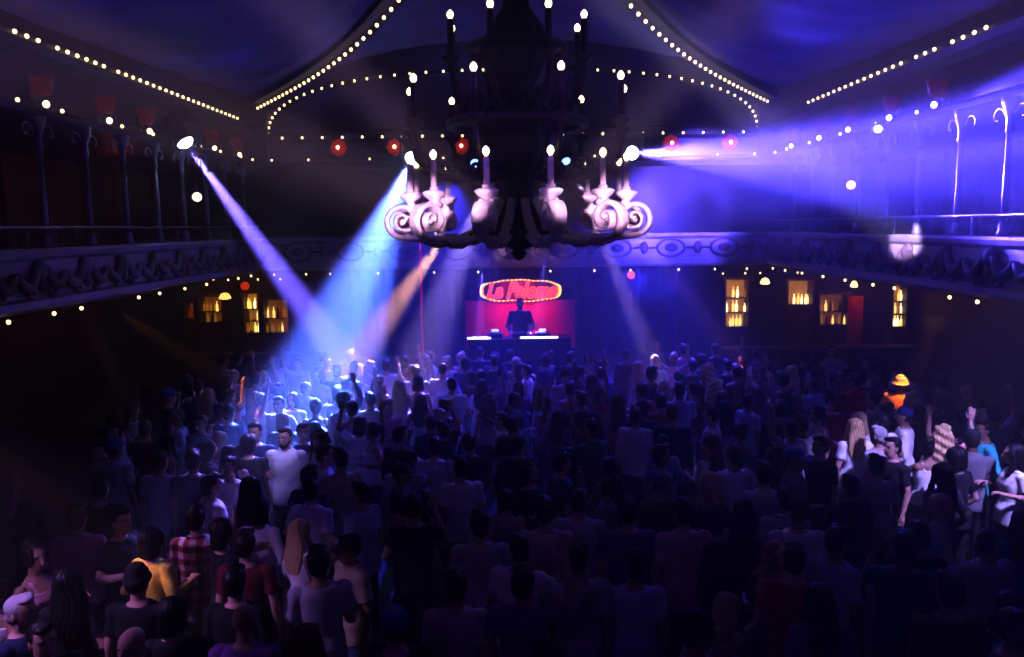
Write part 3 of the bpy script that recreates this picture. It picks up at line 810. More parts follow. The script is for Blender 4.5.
for x0, x1, lab in ((-9.4, -5.2, 'long dark wooden bar counter under the left balcony'), (5.4, 10.4, 'long dark wooden bar counter under the right balcony')):
    t = thing('bar_counter', lab, 'bar counter', ((x0 + x1) / 2, 20.6, 0)); h = (x1 - x0) / 2
    bm = new_bm(); b_box(bm, (-h, -.25, 0), (h, .2, 1.05)); 
    k = -h + .1
    while k < h - .5: b_box(bm, (k, -.28, .15), (k + .5, -.25, .95)); k += .62
    obj('front', bm, M_wood, t, smooth=False)
    bm = new_bm(); b_box(bm, (-h - .05, -.35, 1.05), (h + .05, .28, 1.1)); obj('worktop', bm, M_dark, t, smooth=False, bevel=.01)
def pendant(label, p, m, r=.13):
    t = thing('pendant_lamp', label, 'lamp', p)
    bm = new_bm(); lathe(bm, [(r * .3, .14), (r * .7, .1), (r, .0), (r * .96, -.02), (r * .5, -.04)], n=16); obj('shade', bm, m, t)
    bm = new_bm(); tube(bm, [(0, 0, .14), (0, 0, ZU - p[2])], .008, 6); obj('cord', bm, M_wire, t)
M_shade = mat('lit cream lamp shade', (.9, .8, .6), .5, emit=(1, .72, .38), estr=1.8)
pendant('cream glowing lamp hanging over the right bar, between two yellow shelves', at_y(765, 283, 21.0), M_shade)
pendant('small cream glowing lamp over the right bar above a red drape', at_y(854, 286, 21.0), M_shade, .1)
pendant('yellow glowing lamp hanging over the left bar', at_y(225, 298, 21.0), mat('lit yellow lamp shade', (.9, .7, .2), .5, emit=(1, .62, .16), estr=1.5), .16)
for px, e in ((205, 5), (255, 7), (736, 9), (800, 7), (842, 5), (898, 6)):
    q = at_y(px, 285, 20.9); light('POINT', q, e * .5, (1, .4, .08), radius=.05)  # unseen warm lamps added to brighten bottles and shelves
light('POINT', (-8.6, 14, 2.9), 1.2, (1, .12, .10), radius=.1)  # unseen red fill added beneath both side balconies
light('POINT', (8.6, 15, 2.9), 1.2, (1, .15, .05), radius=.1)

# ------------------------------------------------------------------ haze fills the hall evenly; the beams show in it
w = bpy.data.worlds.new('hall haze'); sc.world = w; w.use_nodes = True
nt = w.node_tree; nt.nodes.clear()
out = nt.nodes.new('ShaderNodeOutputWorld'); vs = nt.nodes.new('ShaderNodeVolumeScatter')
nt.links.new(vs.outputs[0], out.inputs['Volume'])
vs.inputs['Density'].default_value = .024; vs.inputs['Anisotropy'].default_value = .25
sc.view_settings.view_transform = 'Standard'; sc.view_settings.exposure = .5; sc.view_settings.gamma = .80
sc.cycles.max_bounces = 4; sc.cycles.diffuse_bounces = 2; sc.cycles.glossy_bounces = 2; sc.cycles.transmission_bounces = 2
sc.cycles.volume_bounces = 0
sc.cycles.use_adaptive_sampling = False
sc.cycles.use_light_tree = False

# ------------------------------------------------------------------ people
def tinted(name, rough, amt, scale):
    m = bpy.data.materials.new(name); m.use_nodes = True; nt = m.node_tree; b = nt.nodes['Principled BSDF']
    b.inputs['Roughness'].default_value = rough; b.inputs['Specular IOR Level'].default_value = .35
    oi = nt.nodes.new('ShaderNodeObjectInfo'); tc = nt.nodes.new('ShaderNodeTexCoord'); n = nt.nodes.new('ShaderNodeTexNoise')
    n.inputs['Scale'].default_value = scale; n.inputs['Detail'].default_value = 3; nt.links.new(tc.outputs['Object'], n.inputs['Vector'])
    mr = nt.nodes.new('ShaderNodeMapRange'); mr.inputs[3].default_value = 1 - amt; mr.inputs[4].default_value = 1 + amt; nt.links.new(n.outputs['Fac'], mr.inputs['Value'])
    mx = nt.nodes.new('ShaderNodeVectorMath'); mx.operation = 'SCALE'; nt.links.new(oi.outputs['Color'], mx.inputs[0]); nt.links.new(mr.outputs[0], mx.inputs['Scale'])
    nt.links.new(mx.outputs[0], b.inputs['Base Color'])
    return m
M_skin = tinted('skin', .5, .06, 12); M_cloth = tinted('dyed cloth', .85, .18, 9); M_hair = tinted('hair', .5, .3, 30)
def remesh(bm, voxel, smooth_it, mats):
    bmesh.ops.recalc_face_normals(bm, faces=bm.faces)
    me = bpy.data.meshes.new('figure'); bm.to_mesh(me); bm.free()
    o = bpy.data.objects.new('figure', me); C.objects.link(o)
    md = o.modifiers.new('r', 'REMESH'); md.mode = 'VOXEL'; md.voxel_size = voxel
    sm = o.modifiers.new('s', 'SMOOTH'); sm.factor = .5; sm.iterations = smooth_it
    dg = bpy.context.evaluated_depsgraph_get()
    out = bpy.data.meshes.new_from_object(o.evaluated_get(dg))
    bpy.data.objects.remove(o); bpy.data.meshes.remove(me)
    out.materials.clear()
    for m in mats: out.materials.append(m)
    out.shade_smooth()
    return out
def displace(me, fn):
    n = len(me.vertices); co = np.empty(n * 3, np.float32); me.vertices.foreach_get('co', co); co = co.reshape(-1, 3)
    no = np.empty(n * 3, np.float32); me.vertices.foreach_get('normal', no); no = no.reshape(-1, 3)
    co = fn(co, no).astype(np.float32)
    me.vertices.foreach_set('co', co.ravel()); me.update()
def paint(me, fn):
    n = len(me.polygons); c = np.empty(n * 3, np.float32); me.polygons.foreach_get('center', c)
    idx = fn(c.reshape(-1, 3)).astype(np.int32)
    me.polygons.foreach_set('material_index', idx)
def folds(co, amp, f):
    return amp * (np.sin(co[:, 2] * f + 3 * np.sin(co[:, 0] * 9 + co[:, 1] * 7)) * .6 + np.sin(co[:, 0] * f * .9 + co[:, 2] * f * .35 + 2 * np.sin(co[:, 1] * 11)) * .4)

HC = Vector((0, .012, 1.63))          # head centre in body space
HEAD = [(1.512, .058, .020, .022), (1.522, .052, .036, .036), (1.545, .040, .051, .060), (1.575, .028, .061, .080), (1.605, .020, .069, .091),
        (1.64, .014, .074, .096), (1.672, .010, .075, .096), (1.70, .006, .070, .089), (1.724, .001, .055, .070), (1.740, -.003, .032, .042), (1.746, -.004, .012, .016)]
M_lips = mat('lips', (.32, .09, .08), .5); M_eye = mat('dark eyes and brows', (.02, .012, .01), .4); M_white = mat('eye whites', (.7, .68, .66), .3)
SKIN = [(.55, .33, .25), (.42, .24, .16), (.36, .21, .14), (.18, .09, .055)]
TORSO_M = [(.82, 0, .125, .105), (.90, 0, .160, .120), (.98, 0, .160, .115), (1.08, 0, .150, .105), (1.2, .005, .160, .112), (1.32, .005, .178, .118), (1.39, 0, .172, .108), (1.435, -.008, .140, .088), (1.465, -.012, .085, .07), (1.485, -.012, .062, .06)]
TORSO_F = [(.82, 0, .130, .115), (.90, -.005, .168, .128), (.98, 0, .155, .115), (1.08, 0, .125, .095), (1.18, .005, .132, .10), (1.29, .02, .148, .118), (1.36, .012, .150, .105), (1.42, -.005, .125, .080), (1.455, -.010, .075, .062), (1.475, -.010, .052, .052)]

ARMS = {   # shoulder handled separately: elbow, wrist, hand direction, palm normal, curl
    'down': ((.235, -.035, 1.13), (.245, .03, .885), (0, .12, -1), (-1, 0, 0), .35),
    'hip': ((.27, -.06, 1.14), (.19, .10, .97), (-.5, .5, -.5), (-.3, -.4, 0), .5),
    'drink': ((.235, .0, 1.14), (.17, .215, 1.19), (-.45, .6, .35), (-.8, -.3, .2), .9),
    'raise': ((.34, .04, 1.60), (.28, .09, 1.855), (-.1, .1, 1), (0, 1, 0), 1.0),
    'wave': ((.36, .03, 1.56), (.33, .10, 1.81), (.1, .1, 1), (0, 1, 0), .15),
    'phone': ((.25, .17, 1.28), (.15, .33, 1.50), (-.1, .25, 1), (-.3, .9, 0), .7),
    'bent': ((.285, -.06, 1.17), (.26, .18, 1.22), (-.3, .8, .2), (0, -.2, -1), .6),
    'reach': ((.26, .18, 1.26), (.22, .42, 1.27), (-.15, 1, .1), (-1, 0, 0), .3),
    'desk': ((.27, .02, 1.14), (.20, .27, 1.04), (-.1, 1, -.25), (0, 0, -1), .4),
}
def hand(bm, wr, d, nrm, curl, side, k):
    d = Vector(d).normalized(); n = (Vector(nrm) - d * Vector(nrm).dot(d)).normalized(); s = d.cross(n).normalized()
    # thumb lies on the side nearest the body's front
    if side * 1 < 0: s = -s
    wr = Vector(wr)
    loft(bm, [circ(wr + d * t, a * k, b * k, 12, s, n, 2.6) for t, a, b in ((-.02, .024, .02), (.015, .028, .019), (.05, .038, .017), (.085, .041, .016), (.1, .036, .012))])
    for i, (o, L) in enumerate(((-.033, .064), (-.0115, .080), (.0115, .084), (.033, .074))):
        p0 = wr + d * .08 * k + s * o * k
        fan = (d + s * o * 2.2).normalized()
        a1 = curl * .7; a2 = curl * 1.7; a3 = curl * 2.4
        p1 = p0 + (fan * math.cos(a1 * .5) + n * math.sin(a1 * .5)) * .03 * k
        p2 = p1 + (fan * math.cos(a1) + n * math.sin(a1)) * L * .45 * k
        p3 = p2 + (fan * math.cos(a2) + n * math.sin(a2)) * L * .32 * k
        p4 = p3 + (fan * math.cos(a3) + n * math.sin(a3)) * L * .25 * k
        tube(bm, [p0, p1, p2, p3, p4], [.0095 * k, .0095 * k, .0088 * k, .008 * k, .007 * k], 8, round_ends=True)
    q0 = wr + d * .025 * k + s * .022 * k
    q1 = q0 + (s * .8 + d * .5 + n * .25).normalized() * .042 * k
    q2 = q1 + (d * .9 + s * .25 + n * (.2 + curl * .5)).normalized() * .032 * k
    q3 = q2 + (d * .9 - s * .1 * curl + n * (.2 + curl * .6)).normalized() * .026 * k
    tube(bm, [q0, q1, q2, q3], [.014 * k, .0115 * k, .0105 * k, .009 * k], 8, round_ends=True)

def rings_of(rings, grow=0., zmin=-9, zmax=9, n=24, p=2.25):
    return [circ((0, y, z), rx + grow, ry + grow, n, p=p) for z, y, rx, ry in rings if zmin <= z <= zmax]
def limb_pts(a, b, r0, r1, bulge=0., n=5):
    a, b = Vector(a), Vector(b)
    return [a.lerp(b, i / (n - 1)) for i in range(n)], [r0 + (r1 - r0) * i / (n - 1) + bulge * math.sin(PI * i / (n - 1)) for i in range(n)]

def build_figure(sex, left, right, yaw=0., lean=0.):
    f = sex == 'f'
    T = TORSO_F if f else TORSO_M
    k = .9 if f else 1.0
    sh = .155 if f else .178
    arms = {}
    for sd, nm in ((-1, left), (1, right)):
        e, w, d, n, c = ARMS[nm]
        fl = lambda v: Vector((v[0] * sd * (1 if abs(v[0]) < .15 or not f else .92), v[1], v[2]))
        S = Vector((sh * sd, -.005, 1.405 if not f else 1.395))
        if Vector(e).z > 1.45: S += Vector((.005 * sd, 0, .035))
        arms[sd] = (S, fl(e), fl(w), Vector((d[0] * sd, d[1], d[2])), Vector((n[0] * sd, n[1], n[2])), c)
    legs = {sd: (Vector((.092 * sd, 0, .90)), Vector((.105 * sd, .012, .49)), Vector((.115 * sd, -.02, .085))) for sd in (-1, 1)}
    HR = Matrix.Rotation(R(yaw), 4, 'Z')
    HM = Matrix.Translation(HC) @ HR
    def hp(p): return HM @ (Vector(p) - HC)
    # --- body
    bm = new_bm()
    loft(bm, rings_of(T))
    tube(bm, [(0, -.015, 1.44), (0, -.004, 1.50), (0, .008, 1.56)], [.062 * k, .056 * k, .058 * k], 14)
    loft(bm, [[hp(v) for v in circ((0, y, z), rx * (.95 if f else 1), ry * (.97 if f else 1), 22, p=2.15)] for z, y, rx, ry in HEAD])
    # nose, ears, chin, brow
    tube(bm, [hp((0, .104, 1.648)), hp((0, .122, 1.612)), hp((0, .128, 1.596)), hp((0, .105, 1.588))], [.009, .0125, .0155, .011], 8, round_ends=True)
    for q in (-1, 1):
        ball(bm, hp((q * .074, .004, 1.62)), (.012, .022, .034), 10, 8)
        ball(bm, hp((q * .030, .100, 1.652)), (.024, .012, .008), 8, 6)
    for sd in (-1, 1):
        S, E, Wr, d, n, c = arms[sd]
        ball(bm, S, (.058 * k, .055 * k, .055 * k), 12, 8)
        p, r = limb_pts(S, E, .050 * k, .039 * k, .003); tube(bm, p, r, 12)
        ball(bm, E, .040 * k, 10, 8)
        p, r = limb_pts(E, Wr, .041 * k, .026 * k, .004); tube(bm, p, r, 12)
        hand(bm, Wr, d, n, c, sd, k)
        H, K, A = legs[sd]
        p, r = limb_pts(H, K, .088, .056, .004); tube(bm, p, r, 14)
        ball(bm, K, .055, 10, 8)
        p, r = limb_pts(K, A, .055, .036, .008); tube(bm, p, r, 12)
        ball(bm, A + Vector((0, -.025, -.035)), (.036, .05, .05), 10, 8)
        tube(bm, [A + Vector((0, .0, -.04)), A + Vector((sd * .01, .09, -.055)), A + Vector((sd * .02, .15, -.062))], [.040, .036, .026], 10, flat=.75, round_ends=True)
    me = remesh(bm, .0068, 3, [M_skin, M_lips, M_eye, M_white])
    inv = HM.inverted()
    IM = np.array(inv)
    def loc(c): return c @ IM[:3, :3].T + IM[:3, 3]
    def face(co, no):
        h = loc(co); out = co.copy(); fr = h[:, 1] > .05
        for q in (-1, 1):   # eye sockets
            g = np.exp(-(((h[:, 0] - q * .031) / .017) ** 2 + ((h[:, 2] - .005) / .011) ** 2)) * fr
            out -= no * (g * .010)[:, None]
        g = np.exp(-((h[:, 0] / .026) ** 2 + ((h[:, 2] + .075) / .009) ** 2)) * fr
        out += no * (g * .004)[:, None]
        g = np.exp(-((h[:, 0] / .03) ** 2 + ((h[:, 2] + .058) / .006) ** 2)) * fr
        out -= no * (g * .003)[:, None]
        return out
    displace(me, face)
    def fp(c):
        h = loc(c); i = np.zeros(len(c), int); fr = (h[:, 1] > .055) & (np.abs(h[:, 2]) < .13)
        ax = np.abs(h[:, 0])
        i[fr & (((h[:, 0] / .025) ** 2 + ((h[:, 2] + .075) / .009) ** 2) < 1)] = 1
        i[fr & ((((ax - .031) / .016) ** 2 + ((h[:, 2] - .006) / .0075) ** 2) < 1)] = 3
        i[fr & ((((ax - .031) / .0075) ** 2 + ((h[:, 2] - .006) / .0085) ** 2) < 1)] = 2
        i[fr & ((((ax - .032) / .022) ** 2 + ((h[:, 2] - .028) / .0055) ** 2) < 1)] = 2
        return i
    paint(me, fp)
    out = {'body': me, 'head': HM, 'sex': sex}
    # --- tops
    def top(kind):
        bm = new_bm(); g = .017 if kind != 'tank' else .010
        zlo = .84 if kind in ('tee', 'shirt', 'long') else .93
        if kind == 'dress':
            loft(bm, [circ((0, 0, .50), .235, .20, 24), circ((0, 0, .70), .205, .175, 24), circ((0, 0, .86), .185, .15, 24)] + rings_of(T, .014, .9, 1.40))
        else:
            zhi = 1.47 if kind != 'tank' else 1.385
            rr = rings_of(T, g, zlo, zhi)
            hip = [circ((0, 0, z), T[1][2] + g + .014, T[1][3] + g + .014, 24, p=2.25) for z in (zlo - .03, .92, .985) if z <= .99 and z >= zlo - .031]
            rr = rings_of(T, g, 1.05, zhi)
            loft(bm, hip + rr)
        if kind in ('tank', 'dress'):
            for q in (-1, 1): tube(bm, [(q * .085, .09, 1.34), (q * .082, .05, 1.425), (q * .078, -.03, 1.44), (q * .085, -.085, 1.34)], [.016] * 4, 8)
        else:
            for sd in (-1, 1):
                S, E, Wr, d, n, c = arms[sd]
                ball(bm, S, (.073 * k, .068 * k, .066 * k), 14, 10)
                if kind == 'long':
                    p, r = limb_pts(S, E, .068 * k, .055 * k); tube(bm, p, r, 14); ball(bm, E, .055 * k, 12, 8)
                    p, r = limb_pts(E, E.lerp(Wr, .93), .055 * k, .040 * k); tube(bm, p, r, 14)
                else:
                    p, r = limb_pts(S, S.lerp(E, .66), .067 * k, .064 * k, -.003); tube(bm, p, r, 14)
            if kind == 'shirt':   # collar
                tube(bm, [Vector((math.cos(a) * .078, math.sin(a) * .072 - .012, 1.478 + .012 * math.sin(a) * -1)) for a in [R(-235) + R(290) * i / 14 for i in range(15)]], [.014] * 15, 8, flat=1.4)
        m2 = remesh(bm, .0105, 3, [M_cloth])
        displace(m2, lambda co, no: co + no * folds(co, .0055, 34)[:, None])
        return m2
    for kd in (('tee', 'tank', 'long', 'dress') if f else ('tee', 'shirt', 'long')): out[kd] = top(kd)
    # --- trousers and shoes
    bm = new_bm()
    loft(bm, rings_of(T, .009, .80, .92) + [circ((0, 0, .955), T[2][2] + .006, T[2][3] + .006, 24, p=2.25)])
    for sd in (-1, 1):
        H, K, A = legs[sd]
        p, r = limb_pts(H, K, .098, .075); tube(bm, p, r, 14); ball(bm, K, .075, 12, 8)
        p, r = limb_pts(K, A + Vector((0, 0, .02)), .075, .062); tube(bm, p, r, 14)
    m2 = remesh(bm, .013, 2, [M_cloth]); displace(m2, lambda co, no: co + no * folds(co, .005, 30)[:, None]); out['trousers'] = m2
    for sd in (-1, 1):
        bm = new_bm()
        A = legs[sd][2]
        loft(bm, [circ((A.x + sd * o, y, .045), rx, .045, 12, Vector((1, 0, 0)), Vector((0, 0, 1)), 3.0) for y, rx, o in ((-.1, .025, 0), (-.085, .042, 0), (-.02, .046, 0), (.07, .05, .01), (.13, .046, .018), (.17, .025, .02))])
        out['shoe%d' % sd] = mesh_of('shoe', bm, M_cloth)
    return out

# hair and hats live in head space (origin at the head centre, facing +y)
def strands(me, amp, f=120):
    def fn(co, no):
        a = np.arctan2(co[:, 0], -co[:, 1] + .03)
        return co + no * (amp * (np.sin(a * f * .22 + 4 * np.sin(co[:, 2] * 12)) * .6 + np.sin(a * 60 + co[:, 2] * 20) * .4))[:, None]
    displace(me, fn)
def hair_mesh(kind):
    bm = new_bm()
    vox = .007
    if kind in ('short', 'curly', 'crop'):
        g = {'short': 0, 'crop': -.006, 'curly': .016}[kind]
        ball(bm, (0, -.018, .035), (.083 + g, .100 + g, .091 + g), 20, 14)
        ball(bm, (0, -.045, -.02), (.074 + g, .068 + g, .075 + g * .7), 16, 10)
        if kind == 'short':
            ball(bm, (.01, .05, .098), (.055, .05, .028), 14, 8); ball(bm, (-.02, .03, .105), (.05, .05, .03), 14, 8)
    elif kind in ('long', 'wavy', 'bob', 'bun', 'tail'):
        ball(bm, (0, -.02, .036), (.086, .102, .092), 20, 14)
        for q in (-1, 1): ball(bm, (q * .062, .01, .02), (.03, .07, .085), 12, 10)
        ball(bm, (0, -.05, -.03), (.075, .06, .08), 14, 10)
        if kind == 'bob':
            loft(bm, [circ((0, y, z), rx, ry, 20, p=2.6) for z, y, rx, ry in ((.04, -.02, .09, .09), (-.04, -.03, .098, .082), (-.10, -.035, .102, .075), (-.135, -.04, .09, .06))])
        if kind in ('long', 'wavy'):
            w = .02 if kind == 'wavy' else 0
            loft(bm, [circ((0, y, z), rx + w, ry + w * .5, 20, p=2.6) for z, y, rx, ry in ((.04, -.03, .085, .08), (-.06, -.055, .098, .062), (-.16, -.085, .11, .048), (-.27, -.105, .115, .04), (-.36, -.112, .09, .03), (-.41, -.113, .05, .018))])
            for q in (-1, 1): tube(bm, [(q * .075, .02, .02), (q * .088, .01, -.06), (q * .098, .03, -.15), (q * .092, .075, -.24), (q * .085, .09, -.31)], [.022, .028 + w * .5, .03 + w * .5, .026, .01], 10)
        if kind == 'bun': ball(bm, (0, -.085, .105), (.05, .05, .045), 14, 10)
        if kind == 'tail':
            tube(bm, [(0, -.10, .07), (0, -.15, .06), (0, -.175, -.02), (0, -.16, -.14), (0, -.15, -.24)], [.022, .034, .036, .03, .012], 12)
    elif kind in ('cap', 'beanie', 'bucket'):
        loft(bm, [circ((0, -.01 + y, z), rx, ry, 24) for z, y, rx, ry in ((.018, 0, .088, .108), (.05, 0, .089, .109), (.09, -.002, .082, .10), (.118, -.004, .06, .076), (.130, -.005, .03, .04))])
        if kind == 'cap':
            loft(bm, [circ((0, y, z), rx, .008, 16, Vector((1, 0, 0)), Vector((0, 0, 1)), 3) for y, z, rx in ((.07, .035, .075), (.12, .034, .075), (.155, .026, .06), (.172, .02, .03))])
        if kind == 'bucket':
            loft(bm, [circ((0, -.01, z), rx, rx * 1.15, 24) for z, rx in ((-.02, .125), (-.008, .13), (.035, .092), (.05, .088))])
        if kind == 'beanie':
            tube(bm, [Vector((math.cos(a) * .087, math.sin(a) * .107 - .01, .025)) for a in [2 * PI * i / 24 for i in range(24)]], [.016] * 24, 8, closed=True, flat=1.6)
            ball(bm, (0, -.02, .1), (.075, .085, .062), 16, 10)
        vox = .006
    me = remesh(bm, vox, 2, [M_cloth if kind in ('cap', 'beanie', 'bucket') else M_hair])
    if kind in ('short', 'crop'): strands(me, .0035)
    if kind in ('long', 'bob', 'bun', 'tail'): strands(me, .005)
    if kind == 'wavy':
        strands(me, .006); displace(me, lambda co, no: co + no * (.010 * np.sin(co[:, 2] * 55 + co[:, 0] * 30))[:, None])
    if kind == 'curly':
        displace(me, lambda co, no: co + no * (.009 * np.sin(co[:, 0] * 170) * np.sin(co[:, 1] * 160 + 1) * np.sin(co[:, 2] * 165 + 2) + .004 * np.sin(co[:, 0] * 390 + co[:, 2] * 310))[:, None])
    return me
def napehair():   # cropped hair showing below a hat
    bm = new_bm(); ball(bm, (0, -.03, -.01), (.079, .083, .075), 16, 10); me = remesh(bm, .008, 2, [M_hair]); strands(me, .003); return me
HAIR = {k: hair_mesh(k) for k in ('short', 'crop', 'curly', 'long', 'wavy', 'bob', 'bun', 'tail', 'cap', 'beanie', 'bucket')}
NAPE = napehair()
def beard_mesh():
    bm = new_bm(); loft(bm, [circ((0, y, z), rx, ry, 18) for z, y, rx, ry in ((-.125, .042, .03, .03), (-.11, .038, .048, .05), (-.085, .025, .060, .070), (-.06, .012, .066, .076), (-.035, .0, .070, .07))])
    return remesh(bm, .006, 1, [M_hair])
BEARD = beard_mesh()

FIG = {}
for nm, a in {'m_stand': ('m', 'down', 'down', 0), 'm_bent': ('m', 'bent', 'down', 12), 'm_drink': ('m', 'hip', 'drink', -8), 'm_raise': ('m', 'bent', 'raise', 5), 'm_both': ('m', 'wave', 'raise', 0),
              'm_phone': ('m', 'bent', 'phone', 0), 'm_turn': ('m', 'down', 'reach', 38), 'f_stand': ('f', 'down', 'hip', 0), 'f_bent': ('f', 'bent', 'bent', -14), 'f_drink': ('f', 'down', 'drink', 10),
              'f_raise': ('f', 'hip', 'wave', 0), 'f_both': ('f', 'wave', 'wave', 8), 'f_reach': ('f', 'reach', 'bent', -30), 'dj': ('m', 'desk', 'desk', 0)}.items():
    FIG[nm] = build_figure(*a)
POSE = {'m_stand': '', 'm_bent': '', 'm_drink': 'hand at chest', 'm_raise': 'one fist raised', 'm_both': 'both arms raised', 'm_phone': 'hand held up in front', 'm_turn': 'head turned, arm out', 'f_stand': '', 'f_bent': 'elbows bent',
        'f_drink': 'hand at chest', 'f_raise': 'one hand raised', 'f_both': 'both arms raised', 'f_reach': 'arm reaching out', 'dj': ''}

CL = {}
def cloth(nm, col, **k): CL[nm] = col
for nm, col in (('white', (.82, .80, .80)), ('light grey', (.48, .47, .50)), ('grey', (.20, .19, .21)), ('black', (.018, .016, .02)), ('navy', (.025, .03, .09)), ('pale blue', (.40, .52, .72)), ('pink', (.70, .36, .42)),
                ('red', (.45, .03, .03)), ('maroon', (.16, .02, .03)), ('green', (.05, .14, .07)), ('teal', (.06, .55, .55)), ('beige', (.52, .42, .30)), ('brown', (.13, .07, .04)), ('purple', (.2, .06, .3)), ('denim', (.08, .12, .22)), ('orange', (.75, .28, .05))): cloth(nm, col)
CL['red plaid'] = plaid('red plaid cloth', (.55, .50, .50), (.38, .04, .07), (.04, .01, .03))
CL['gold sequin'] = mat('gold sequin cloth', (.95, .50, .10), .3, .35, nscale=160, noise_amt=.8, bump=.6)
CL['striped'] = stripes('striped cloth', (.7, .68, .66), (.05, .05, .12), 5)
HM_ = {nm: c for nm, c in (('black', (.010, .008, .009)), ('brown', (.05, .026, .014)), ('dark brown', (.022, .012, .008)), ('blonde', (.62, .45, .22)), ('grey', (.45, .44, .44)), ('auburn', (.14, .04, .015)))}
HATM = {nm: c for nm, c in (('black', (.02, .02, .02)), ('white', (.8, .8, .8)), ('blue', (.06, .09, .35)))}
HATM['yellow and white striped'] = stripes('striped hat cloth', (.9, .88, .8), (.75, .35, .02), 7)

def child(nm, me, m, par, mtx=None):
    o = bpy.data.objects.new(nm, me); C.objects.link(o); o.parent = par
    if mtx is not None: o.matrix_local = mtx
    if isinstance(m, tuple): o.color = (*m, 1)
    else:   # patterned cloth gets its own copy of the mesh
        k = (me.name, m.name)
        if k not in PAT:
            PAT[k] = me.copy(); PAT[k].materials[0] = m
        o.data = PAT[k]
    return o
PAT = {}
PEOPLE = []
FOOT = []
def person(loc, facing, fig, hair, hcol, top, tcol, bottom='black', skin=0, label=None, h=1.0, mirror=False, beard=False, group=None, z=0.):
    F = FIG[fig]
    o = bpy.data.objects.new('person', F['body']); C.objects.link(o)
    o.location = (loc[0], loc[1], z); o.rotation_euler = (0, 0, R(facing)); o.scale = (-h if mirror else h, h, h)
    o.color = (*SKIN[skin], 1)
    if hair in ('cap', 'beanie', 'bucket'):
        child('hat', HAIR[hair], HATM[hcol], o, F['head']); child('hair', NAPE, HM_['dark brown'], o, F['head'])
    elif hair != 'bald': child('hair', HAIR[hair], HM_[hcol], o, F['head'])
    if beard: child('beard', BEARD, HM_[hcol if hcol in HM_ else 'dark brown'], o, F['head'])
    if top not in F: top = {'tank': 'tee', 'shirt': 'tee', 'dress': 'long'}[top]
    child({'tee': 'tshirt', 'tank': 'tank_top', 'long': 'long_sleeved_top', 'shirt': 'shirt', 'dress': 'dress'}[top], F[top], CL[tcol], o)
    if top != 'dress': child('trousers', F['trousers'], CL[bottom], o)
    for sd in (-1, 1): child('shoe', F['shoe%d' % sd], CL['black' if bottom != 'black' else 'grey'], o)
    o['category'] = 'person'
    PEOPLE.append([o, dict(fig=fig, hair=hair, hcol=hcol, top=top, tcol=tcol, label=label, facing=facing, group=group)])
    FOOT.append((loc[0], loc[1]))
    return o
def at_head(px, py, h=1.0):
    p = at_z(px, py, 1.63 * h); d = Vector((p.x, p.y)).normalized(); base = Vector((p.x, p.y))
    best, sc_ = base, -9
    for k in range(0, 20):      # nobody stands inside a neighbour: step nearer or farther until there is room
        for q in (1, -1):
            c = base + d * (q * k * .06)
            if c.y > 16.85: c = c * (16.85 / c.y)
            m = min([(c - Vector(f)).length for f in FOOT] or [9])
            if m >= .43: return (c.x, c.y)
            if m > sc_: best, sc_ = c, m
    return (best.x, best.y)

# ------------------------------------------------------------------ the crowd: people one can tell apart first
def P(px, py, facing, fig, hair, hcol, top, tcol, label, bottom='black', skin=0, h=1.0, mirror=False, beard=False):
    return person(at_head(px, py, h), facing, fig, hair, hcol, top, tcol, bottom, skin, label, h, mirror, beard)
p = at_y(520, 303, 18.15)
person((p.x, 18.2), 180, 'dj', 'short', 'black', 'long', 'black', 'black', 1, 'dj in a dark hooded top standing behind the table before the red backdrop', 1.04, z=.85)
# lower left corner
P(20, 612, -95, 'm_stand', 'short', 'grey', 'tee', 'navy', 'grey-haired person in profile at the lower left edge, lit white-blue', skin=0)
P(42, 640, -130, 'm_stand', 'short', 'black', 'tee', 'black', 'dark-haired person with lit face at the bottom left, turned right', skin=0)
P(68, 596, 10, 'f_stand', 'long', 'black', 'tee', 'black', 'person with long black hair behind the grey-haired profile at lower left')
P(34, 557, -105, 'f_bent', 'bun', 'dark brown', 'tank', 'pink', 'person in pink tank top with reddish-lit face at the left edge', skin=1)
P(77, 519, 5, 'm_stand', 'short', 'dark brown', 'long', 'pink', 'person in loose pink-mauve long sleeves seen from behind at left')
P(119, 519, -95, 'm_bent', 'short', 'black', 'tee', 'black', 'person in black t-shirt seen in profile facing right, beside the gold sequin top', skin=0, mirror=True)
P(137, 582, 0, 'm_stand', 'beanie', 'black', 'tee', 'black', 'person in black beanie seen from behind, in front of the gold sequin top')
GOLD = P(151, 541, -20, 'f_bent', 'bob', 'black', 'long', 'gold sequin', 'person in glittering gold sequin top lit orange')
P(196, 520, 0, 'm_stand', 'short', 'black', 'shirt', 'red plaid', 'person in red and white plaid shirt seen from behind', 'light grey')
P(222, 532, -40, 'f_reach', 'bob', 'black', 'tee', 'black', 'person with black bob and outstretched hand right of the plaid shirt', skin=1)
P(250, 488, -15, 'f_stand', 'long', 'black', 'dress', 'black', 'person with long dark hair in black dress, rim-lit, before the white shirt man')
P(211, 489, -50, 'm_stand', 'short', 'dark brown', 'tee', 'white', 'person in white t-shirt with short brown hair turned right, above plaid shirt')
P(229, 467, 160, 'm_stand', 'short', 'black', 'tee', 'white', 'backlit person in white t-shirt facing camera, left of the open white shirt', skin=2)
P(193, 461, 5, 'm_stand', 'short', 'black', 'tee', 'navy', 'person in navy t-shirt from behind, rim-lit hair, left mid crowd', h=1.03)
P(207, 449, -60, 'f_stand', 'bob', 'dark brown', 'tee', 'black', 'person with dark bob between navy t-shirt and mid-left group, turned right')
P(229, 449, 20, 'f_bent', 'long', 'dark brown', 'tank', 'black', 'person with rim-lit dark hair in black tank top, left mid crowd')
P(249, 459, 0, 'm_stand', 'curly', 'black', 'tee', 'black', 'person with rim-lit curly black hair left of the open white shirt')
